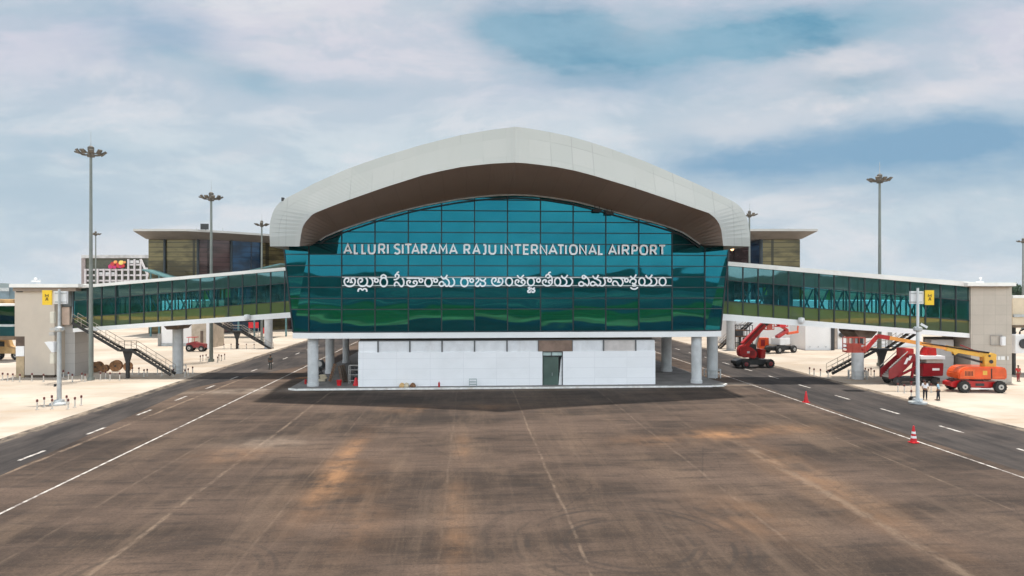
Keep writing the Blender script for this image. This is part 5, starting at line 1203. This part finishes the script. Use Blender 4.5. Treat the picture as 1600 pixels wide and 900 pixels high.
# yellow digger at the left edge, behind the tower
p = G(10, 562); dg = thing('digger', 'tan site digger with dark wheel at the left picture edge', 'digger', (p.x, p.y, 0), -A)
for x in (-1.0, 1.4): wheel(dg, x, 0, .65, .45, M['rim'])
b = MB(); b.prism([(-2.2, .9), (1.7, .9), (1.9, 1.5), (.6, 1.9), (.3, 2.8), (-.8, 2.8), (-1.0, 1.8), (-2.2, 1.6)], -.7, .7, 'y'); b.build('body', mat('digger_tan', (.60, .38, .16), .5, var=.15), dg, bevel=.06)
b = MB(); b.box(-.75, .25, -.72, -.68, 1.9, 2.6); b.build('cab_window', M['dark'], dg)
b = MB(); b.bar((-1.5, 0, 1.6), (-3.4, 0, 2.8), .3, .35); b.bar((-3.4, 0, 2.8), (-4.4, 0, .8), .25, .3); b.build('arm', MATS['digger_tan'], dg)
# distant red truck under the left walkway
p = G(307, 549); tr = thing('small_tractor', 'small dark red tractor in front of the beige block, left distance', 'tractor', (p.x, p.y, 0), -A)
for x, r in ((-.9, .55), (1.0, .45)): wheel(tr, x, -.5, r, .3, M['rim']); wheel(tr, x, .5, r, .3, M['rim'])
b = MB(); b.prism([(-1.4, .6), (1.5, .6), (1.5, 1.2), (.4, 1.35), (-.2, 1.6), (-1.4, 1.3)], -.5, .5, 'y'); b.build('body', M['dred'], tr, bevel=.05)
b = MB(); b.bar((-1.1, -.45, 1.3), (-1.0, -.45, 2.2), .06); b.bar((-.1, -.45, 1.5), (-.1, -.45, 2.2), .06); b.box(-1.3, .1, -.6, .6, 2.2, 2.28); b.build('canopy', M['red'], tr)
for (px, py, w_, h_, lab) in ((396, 508, 2.2, 1.3, 'bright red cabin sign on the far left embankment, upper one'), (411.5, 518, 1.2, 1.7, 'narrow red board standing left of the far column')):
    p = Cd(px, py, 150); t = thing('red_board', lab, 'board', (p.x, p.y, 0), -A); z0_ = p.z
    b = MB(); b.box(-w_/2, w_/2, 0, .12, z0_-h_/2, z0_+h_/2); b.build('panel', M['conered'], t)
    b = MB(); b.bar((-w_/2+.1, .2, 0), (-w_/2+.1, .2, z0_+h_/2), .1); b.bar((w_/2-.1, .2, 0), (w_/2-.1, .2, z0_+h_/2), .1); b.build('posts', M['rim'], t)

# ================================================================== CONES, BOLLARDS, DRUMS
def cone(label, px, py, h, bands):
    p = G(px, py); t = thing('traffic_cone', label, 'traffic cone', (p.x, p.y, 0), random.uniform(0, 1), 'red traffic cones by the white line')
    b = MB(); b.box(-.24, .24, -.24, .24, .01, .07); b.build('base', M['conered'], t, bevel=.015)
    b = MB(); b.lathe([(.20, .07), (.20, .10), (.05, h), (.03, h+.01)], (0, 0, 0), 20); c_ = b.build('body', M['conered'], t, smooth=True)
    for z0_, z1_ in bands:
        r_ = lambda z: .20-(.15)*(z-.10)/(h-.10)+.006
        b = MB(); b.lathe([(r_(z0_), z0_), (r_(z1_), z1_)], (0, 0, 0), 20); b.build('reflective_band', M['white'], t, smooth=True)
cone('red cone without bands, the farther of the two by the right white line', 1259.5, 629, .98, [])
cone('red cone with white bands, the nearer of the two by the right white line', 1427.5, 692, 1.10, [(.32, .46), (.60, .74)])
M['bollw'] = mat('bollard_grey_white', (.58, .55, .50), .6, var=.1)
M['capd'] = mat('cap_dark_red', (.12, .03, .025), .6, var=.2)
bproto = None
def bollard(px, py, label, group, h=.85, z0=0):
    global bproto
    p = G(px, py)
    if bproto is None:
        bproto = thing('bollard', label, 'bollard', (p.x, p.y, 0), 0, group)
        b = MB(); b.cyl((0, 0, 0), (0, 0, .03), .13, n=10); b.cyl((0, 0, .03), (0, 0, .62), .055, n=10); b.build('post', M['bollw'], bproto)
        b = MB(); b.lathe([(.06, .62), (.085, .66), (.085, .80), (.05, .85)], (0, 0, 0), 10); b.build('cap', M['capd'], bproto)
        return bproto
    o = bproto.copy(); COL.objects.link(o); o.location = (p.x, p.y, 0); o['label'] = label; o['group'] = group
    for ch in kids(bproto): c = ch.copy(); COL.objects.link(c); c.parent = o
    return o
lg = 'thin bollard with dark red cap, one of the ring round the left sign pole'
for x, y in ((58, 640), (69, 636), (81, 633), (104, 633), (106.5, 639), (117, 636), (127, 633), (81.5, 639)): bollard(x, y, lg, 'bollards round the left sign pole')
lg = 'thin bollard with dark red cap in the row along the foot of the left tower and stair'
rb = random.Random(5)
for x in (4, 12, 20, 31, 50, 68, 99, 107, 113, 128, 133, 143, 157, 165, 172, 187, 198, 207, 217, 225, 230, 246, 253, 260): bollard(x, 594+rb.uniform(-4, 3) if x < 200 else 586+rb.uniform(-2, 3), lg, 'bollards along the left tower')
lg = 'thin bollard with dark red cap at the foot of the left walkway column'
for x, y in ((271, 588), (289, 589), (294, 587), (301, 584)): bollard(x, y, lg, 'bollards at the left walkway column')
lg = 'thin bollard in the ring round the second left mast'
for x, y in ((313, 565), (317, 564), (322, 563), (342, 563), (346, 564), (351, 562), (325, 567), (340, 567)): bollard(x, y, lg, 'bollards round the second left mast')
lg = 'thin bollard in the far row under the small left stair'
for x in (350, 361, 373, 385, 397): bollard(x, 545, lg, 'bollards under the small left stair')
lg = 'thin bollard with dark red cap left of the right walkway column'
for x, y in ((1265, 585), (1272, 587), (1282, 588), (1294, 589), (1301, 584)): bollard(x, y, lg, 'bollards left of the right walkway column')
lg = 'thin bollard with dark red cap between the right walkway column and the black stair post'
for x, y in ((1350, 590), (1352, 586), (1357, 588), (1361, 586), (1366, 590), (1382, 588)): bollard(x, y, lg, 'bollards right of the right walkway column')
lg = 'thin bollard with dark red cap, one of the ring round the right sign pole'
for x, y in ((1403, 612), (1413, 614), (1424, 612), (1455, 613), (1424, 624), (1444, 607)): bollard(x, y, lg, 'bollards round the right sign pole')
M['drum'] = mat('drum_brown', (.26, .13, .06), .8, var=.25, vscale=4)
for i, (px, py, r, lab) in enumerate(((152, 581, .62, 'brown cable drum just right of the nearest left mast'), (164, 581, .42, 'small brown cable drum second from the mast'), (181.5, 580, .66, 'largest brown cable drum left of the stair post'), (200, 579, .52, 'brown cable drum just right of the stair post'))):
    p = G(px, py); t = thing('cable_drum', lab, 'cable drum', (p.x, p.y, 0), -A+.15*i, 'cable drums under the left stair')
    for y in (-.35, .35): b = MB(); b.cyl((0, y-.04, r), (0, y+.04, r), r, n=24); b.build('flange', M['drum'], t)
    b = MB(); b.cyl((0, -.31, r), (0, .31, r), r*.6, n=20); b.build('core', M['dark'], t)
    b = MB(); b.cyl((0, -.46, r), (0, -.39, r), r*.16, n=10); b.build('hub', M['dark'], t)

ORD = ['first', 'second', 'third', 'fourth', 'fifth', 'sixth', 'seventh', 'eighth', 'ninth', 'tenth', 'eleventh', 'twelfth', 'thirteenth', 'fourteenth', 'fifteenth', 'sixteenth', 'seventeenth', 'eighteenth', 'nineteenth', 'twentieth', 'twenty-first', 'twenty-second', 'twenty-third', 'twenty-fourth']
bg = {}
for o in bpy.data.objects:
    if o.get('category') == 'bollard': bg.setdefault(o['group'], []).append(o)
for g_, l_ in bg.items():
    l_.sort(key=lambda o: (o.location.x*RT[0]+o.location.y*RT[1])/(o.location.x*FW[0]+o.location.y*FW[1]))
    for i, o in enumerate(l_): o['label'] = ORD[i]+' from left of the thin '+g_
# ================================================================== CLUTTER IN THE UNDERCROFT
def onp(px, py): return G(px, py, .15)
for (px, lean, lab) in ((518, .30, 'brown wooden pallet leaning left against the middle undercroft column'), (541, -.22, 'brown wooden pallet leaning right, nearest the white enclosure')):
    p = onp(px, 600); t = thing('wooden_pallet', lab, 'pallet', (p.x, p.y+1.2, .15), .3 if lean > 0 else -.35, 'leaning pallets in the undercroft')
    R_ = Matrix.Rotation(-lean if False else lean, 4, 'Y')
    def pbox(x0_, x1_, y0_, y1_, z0_, z1_):
        b = MB(); b.box(x0_, x1_, y0_, y1_, z0_, z1_); b.v = [tuple(R_ @ Vector(v_)) for v_ in b.v]; return b
    for k in range(7): pbox(-.55, -.48, -.5+0*k, .5, .04+k*.27, .04+k*.27+.20).build('slat', M['wood'], t)
    for y in (-.45, 0, .45): pbox(-.48, -.30, y-.05, y+.05, .02, 1.92).build('bearer', M['brown'], t)
p = onp(501, 589); t = thing('cement_mixer', 'dark cement mixer drum standing behind the front left column', 'cement mixer', (p.x, p.y, .15), -A)
b = MB(); b.lathe([(.12, 0), (.42, .2), (.48, .6), (.34, 1.0), (.25, 1.1)], (0, 0, .8), 16); b.build('drum', mat('mixer_grey', (.12, .12, .12), .5, var=.3), t, smooth=True)
b = MB(); b.cyl((0, -.02, 1.5), (0, -.52, 1.5), .25, .3, 12); b.build('mouth', M['rim'], t)
b = MB(); b.bar((-.5, 0, 0), (0, 0, .85), .08); b.bar((.5, 0, 0), (0, 0, .85), .08); b.bar((0, .5, 0), (0, 0, .85), .08); b.build('stand', M['dark'], t)
wheel(t, .1, -.3, .25, .12, M['dark'])
p = onp(503, 597)
for i, (dx, dz, w_, lab) in enumerate(((-.2, 0, .9, 'lowest cream cement sack behind the front left column'), (.0, .24, .8, 'middle cream cement sack in the little stack behind the column'), (-.1, .46, .7, 'top cream cement sack in the little stack behind the column'))):
    b = MB(); b.box(-w_/2, w_/2, -.3, .3, 0, .22); tag(b.build('cement_sack', mat('sack_cream', (.60, .52, .38), .9, var=.15), bevel=.08, loc=(p.x+dx, p.y+.8, .152+dz), rz=.2*i), lab, 'sack', 'cement sacks')
p = onp(529, 603); b = MB(); b.lathe([(.20, 0), (.26, .5), (.29, .54), (.26, .55), (.18, .08)], (0, 0, 0), 18); tag(b.build('bucket', M['conered'], loc=(p.x, p.y+.3, .15), smooth=True), 'bright red bucket between the two leaning pallets', 'bucket')
p = onp(557, 603); b = MB(); b.lathe([(.30, 0), (.30, .05), (.1, .8)], (0, 0, 0), 12); tag(b.build('red_bag', M['conered'], loc=(p.x-.1, p.y+.3, .15), smooth=True), 'red bag heaped at the left corner of the white enclosure', 'bag')
p = onp(551, 602); t = thing('tool_trolley', 'grey wire trolley of tools beside the left end of the white enclosure', 'trolley', (p.x, p.y+1.4, .15), -A); rr = random.Random(2)
b = MB()
for x in (-.55, .55):
    for y in (-.3, .3): b.bar((x, y, 0), (x, y, 1.9), .06)
for z in (.3, .9, 1.4, 1.85): b.box(-.55, .55, -.3, .3, z, z+.05)
b.build('frame', M['rim'], t)
b = MB()
for z in (.35, .95, 1.45):
    for k in range(3): x = -.4+.35*k; h_ = rr.uniform(.15, .35); b.box(x, x+.25, -.25, .2, z+.01, z+h_)
b.build('tools', M['dark'], t)
p = onp(483, 600); b = MB(); b.lathe([(.12, 0), (.12, .45), (.05, .5)], (0, 0, 0), 10); tag(b.build('fire_extinguisher', M['red'], loc=(p.x-.35, p.y, .15), smooth=True), 'red extinguisher at the foot of the front left column', 'extinguisher')
p = onp(686, 605); b = MB(); b.lathe([(.10, 0), (.10, .42), (.04, .48), (.04, .55)], (0, 0, 0), 10); tag(b.build('fire_extinguisher', M['red'], loc=(p.x, p.y+.1, .15), smooth=True), 'red extinguisher in front of the white enclosure wall', 'extinguisher')
for i, (px, lab) in enumerate(((628, 'leftmost brown rubble bag at the white wall'), (635, 'middle tan rubble bag at the white wall'), (645, 'rightmost dark rubble bag at the white wall'))):
    p = onp(px, 605.2); b = MB(); b.lathe([(.26, 0), (.30, .15), (.22, .34), (.08, .44)], (0, 0, 0), 10); tag(b.build('rubble_bag', [MATS['digger_tan'], MATS['sack_cream'], M['wood']][i], loc=(p.x, p.y+.1, .15), smooth=True), lab, 'bag', 'rubble bags by the white wall')
p = onp(739, 605); b = MB()
for x in (-.36, .36): b.bar((x, 0, 0), (x, 0, .8), .05); b.bar((x, .4, 0), (x, .4, .8), .05)
for z in (.25, .5, .78):
    b.bar((-.36, 0, z), (.36, 0, z), .045); b.bar((-.36, .4, z), (.36, .4, z), .045)
tag(b.build('wire_rack', mat('rack_grey', (.35, .40, .40), .5), loc=(p.x, p.y, .15)), 'small grey wire rack against the white wall, left of the green door', 'rack')
b = MB(); p = G(478, 600); b.bar((-1.2, .3, .06), (.9, .1, .10), .22, .08); b.bar((-.9, .8, .06), (1.0, .7, .16), .2, .08); tag(b.build('loose_planks', M['wood'], loc=(p.x-.9, p.y+4.0, 0)), 'loose dark planks lying left of the undercroft columns', 'planks')
p = G(1428, 627); b = MB(); b.box(-.42, .42, -.2, .2, 0, .42); tag(b.build('bag', M['black'], loc=(p.x, p.y, .003), bevel=.1, rz=-.1), 'black bag on the ground left of the man in the white shirt', 'bag')
# grilles on ground by the left pole etc.
# ================================================================== PEOPLE
def skin_mesh(name, verts, edges, radii, m, sub=1, root=0):
    me = bpy.data.meshes.new(name); me.from_pydata(verts, edges, []); me.update(); me.materials.append(m)
    o = bpy.data.objects.new(name, me); COL.objects.link(o)
    md = o.modifiers.new('skin', 'SKIN')
    if not me.skin_vertices:
        bpy.context.view_layer.objects.active = o
        bm = bmesh.new(); bm.from_mesh(me); bm.verts.layers.skin.verify(); bm.to_mesh(me); bm.free()
    for i, r in enumerate(radii):
        me.skin_vertices[0].data[i].radius = (r, r) if not isinstance(r, tuple) else r
        me.skin_vertices[0].data[i].use_root = i == root
    md.use_smooth_shade = True
    ms = o.modifiers.new('sub', 'SUBSURF'); ms.levels = sub; ms.render_levels = sub
    return o
SKIN = mat('skin_brown', (.22, .11, .06), .6, var=.05); HAIR = mat('hair_black', (.012, .01, .009), .6)
def person(label, p, yaw, shirt, trousers, arms, h=1.72, stride=.0):
    t = thing('person', label, 'person', (p.x, p.y, 0), yaw); s = h/1.75
    V = lambda x, y, z: (x*s, y*s, z*s)
    hipw = .095; fy_ = stride
    sh = {-1: V(-.19, 0, 1.43), 1: V(.19, 0, 1.43)}
    verts = [V(0, 0, .95), V(0, 0, 1.15), V(0, .0, 1.40), V(0, 0, 1.52), V(0, -.015, 1.62), V(0, -.01, 1.70)]; rad = [.135, .12, .125, .052, .085, .075]
    edges = [(0, 1), (1, 2), (2, 3), (3, 4), (4, 5)]
    for sd_ in (-1, 1):
        k = len(verts); f = fy_*sd_
        verts += [V(sd_*hipw, 0, .88), V(sd_*(hipw+.01), f*.5, .49), V(sd_*(hipw+.02), f, .09), V(sd_*(hipw+.03), f-.15, .035)]; rad += [.09, .058, .042, .038]
        edges += [(0, k), (k, k+1), (k+1, k+2), (k+2, k+3)]
        k = len(verts); el, wr = arms[sd_]; verts += [sh[sd_], V(*el), V(*wr)]; rad += [.055, .042, .030]; edges += [(2, k), (k, k+1), (k+1, k+2)]
    rad = [r*s for r in rad]
    body = skin_mesh('body', verts, edges, rad, SKIN, 2); body.parent = t
    for sd_ in (-1, 1):
        el, wr = Vector(V(*arms[sd_][0])), Vector(V(*arms[sd_][1])); d = (wr-el).normalized(); side = Vector((sd_, 0, 0)).cross(d).normalized()
        pal = wr+d*.05; vs = [tuple(wr), tuple(wr+d*.085*s)]; es = [(0, 1)]; rd = [.022, .03]
        for f in range(4):
            off = side*((f-1.5)*.020); k = len(vs); L_ = (.070, .080, .075, .058)[f]
            vs += [tuple(wr+d*.10*s+off), tuple(wr+d*(.10+L_*.55)*s+off), tuple(wr+d*(.10+L_*.95)*s+off+Vector((-sd_*.02, 0, 0)))]; rd += [.010, .009, .008]; es += [(1, k), (k, k+1), (k+1, k+2)]
        k = len(vs); vs += [tuple(wr+d*.05*s-side*.035), tuple(wr+d*.09*s-side*.055)]; rd += [.011, .009]; es += [(1, k), (k, k+1)]
        hnd = skin_mesh('hand', vs, es, rd, SKIN, 1); hnd.parent = body
    # face details
    b = MB(); b.lathe([(.001, -.012), (.012, 0), (.001, .012)], V(-.032, -.088, 1.665), 8); b.lathe([(.001, -.012), (.012, 0), (.001, .012)], V(.032, -.088, 1.665), 8); b.build('eyes', HAIR, body)
    b = MB(); b.bar(V(0, -.085, 1.66), V(0, -.112, 1.628), .02, .02); b.build('nose', SKIN, body)
    b = MB(); b.sphere(V(0, .012, 1.70), .098*s, 14, 1.02); b.v = [(x, y if y > -.05*s else -.05*s, max(z, 1.665*s)) for x, y, z in b.v]; b.build('hair', HAIR, body, smooth=True)
    # shirt
    vv = [V(0, 0, .93), V(0, 0, 1.14), V(0, 0, 1.38), V(0, 0, 1.47)]; rr_ = [(.175, .125), (.160, .12), (.170, .125), (.07, .07)]; ee = [(0, 1), (1, 2), (2, 3)]
    for sd_ in (-1, 1):
        k = len(vv); el = Vector(V(*arms[sd_][0])); s0 = Vector(sh[sd_]); vv += [tuple(s0), tuple(s0.lerp(el, .85))]; rr_ += [(.075, .075), (.062, .062)]; ee += [(2, k), (k, k+1)]
    so = skin_mesh('shirt', vv, ee, [(a_*s, b_*s) for a_, b_ in rr_], shirt, 2); so.parent = t
    vv = [V(0, 0, .97)]; rr_ = [(.155, .12)]; ee = []
    for sd_ in (-1, 1):
        k = len(vv); f = fy_*sd_; vv += [V(sd_*hipw, 0, .86), V(sd_*(hipw+.01), f*.5, .49), V(sd_*(hipw+.02), f, .10)]; rr_ += [(.105, .105), (.078, .078), (.062, .062)]; ee += [(0, k), (k, k+1), (k+1, k+2)]
    to = skin_mesh('trousers', vv, ee, [(a_*s, b_*s) for a_, b_ in rr_], trousers, 2); to.parent = t
    for sd_ in (-1, 1):
        b = MB(); f = fy_*sd_; b.box((sd_*(hipw+.02)-.05)*s, (sd_*(hipw+.02)+.05)*s, (f-.20)*s, (f+.07)*s, .0, .085*s); b.build('shoe', HAIR, t, bevel=.03)
    return t
TR = mat('navy_trousers', (.012, .013, .022), .8, var=.1)
person('man in white shirt and dark trousers standing beside the white sign pole', G(1445.5, 624.5), -A+2.6, mat('white_shirt', (.78, .78, .80), .8, var=.04), TR, {-1: ((-.24, .02, 1.14), (-.22, -.12, .92)), 1: ((.24, .02, 1.14), (.20, -.16, .98))}, 1.72, .07)
person('man in light blue shirt and dark trousers with a raised forearm, right of the pair', G(1466, 625.5), -A-2.3, mat('light_blue_shirt', (.36, .58, .72), .8, var=.04), TR, {-1: ((-.27, -.04, 1.16), (-.16, -.28, 1.30)), 1: ((.25, .03, 1.14), (.22, -.08, .90))}, 1.72, -.08)
person('person in grey shirt and dark trousers walking away on the left service road', G(422.5, 577), -A+math.pi, mat('grey_shirt', (.07, .08, .07), .8, var=.1), mat('grey_trousers', (.10, .10, .09), .8, var=.1), {-1: ((-.25, .03, 1.15), (-.25, .02, .90)), 1: ((.25, .03, 1.15), (.25, -.04, .90))}, 1.78, .10)
person('distant worker in red overall at the right edge beside the boarding bridge', G(1591, 596), -A, mat('red_overall', (.55, .03, .03), .8, var=.05), M['dred'], {-1: ((-.25, .03, 1.15), (-.25, .02, .90)), 1: ((.25, .03, 1.15), (.25, -.04, .90))}, 1.7, .04)

# trees and clutter at the right horizon
def leaf_clump(name, label, c, w_, h_, dep, n, m, tm, cat='tree'):
    t = thing(name, label, cat, (c.x, c.y, 0)); r_ = random.Random(int(c.x*7)); b = MB()
    cl = [(r_.uniform(-w_/2, w_/2), r_.uniform(-dep/2, dep/2), h_*r_.uniform(.45, .85), r_.uniform(.16, .3)*w_) for _ in range(7)]
    for _ in range(n):
        cx_, cy_, cz_, R_ = r_.choice(cl); d = Vector((r_.gauss(0, 1), r_.gauss(0, 1), r_.gauss(0, .8))); d.normalize(); q = Vector((cx_, cy_, cz_))+d*R_*r_.uniform(.6, 1.05)
        u_ = Vector((r_.uniform(-1, 1), r_.uniform(-1, 1), r_.uniform(-1, 1))).normalized(); v_ = u_.cross(d).normalized(); s_ = r_.uniform(.25, .5)
        b.add([q+u_*s_, q+v_*s_, q-u_*s_, q-v_*s_], [(0, 1, 2, 3)])
    b.build('crown', m, t)
    b = MB(); b.cyl((0, 0, -.1), (0, 0, h_*.55), .25, .14, 8)
    for cx_, cy_, cz_, R_ in cl[:5]: b.cyl((0, 0, h_*.4), (cx_, cy_, cz_), .12, .04, 6)
    b.build('trunk', tm, t)
FOL = mat('foliage', (.045, .085, .05), .9, var=.4, vscale=.4); BARK = mat('bark', (.12, .09, .07), .9, var=.2)
for i, (px, D_, h_) in enumerate(((1578, 260, 10.8), (1587, 250, 11.4), (1597, 270, 12.2))):
    leaf_clump('tree', ['leftmost dark tree on the right horizon beside the tower roof', 'second dark tree on the right horizon, left of the far mast', 'dark tree on the right horizon at the foot of the far mast'][i], Cd(px, 450, D_), 9, h_, 6, 900, FOL, BARK)

# ================================================================== HAZE
b = MB(); b.box(-7500, 7500, -7500, 7500, -3.0, 190)
hz = bpy.data.materials.new('haze_air'); hz.use_nodes = True; t = hz.node_tree; t.nodes.clear(); N = NT(t)
o = N.n('ShaderNodeOutputMaterial'); pv = N.n('ShaderNodeVolumePrincipled'); pv.inputs['Density'].default_value = .00006; pv.inputs['Color'].default_value = (.82, .87, .92, 1)
t.links.new(pv.outputs[0], o.inputs['Volume'])
tag(b.build('haze', hz), kind='stuff')
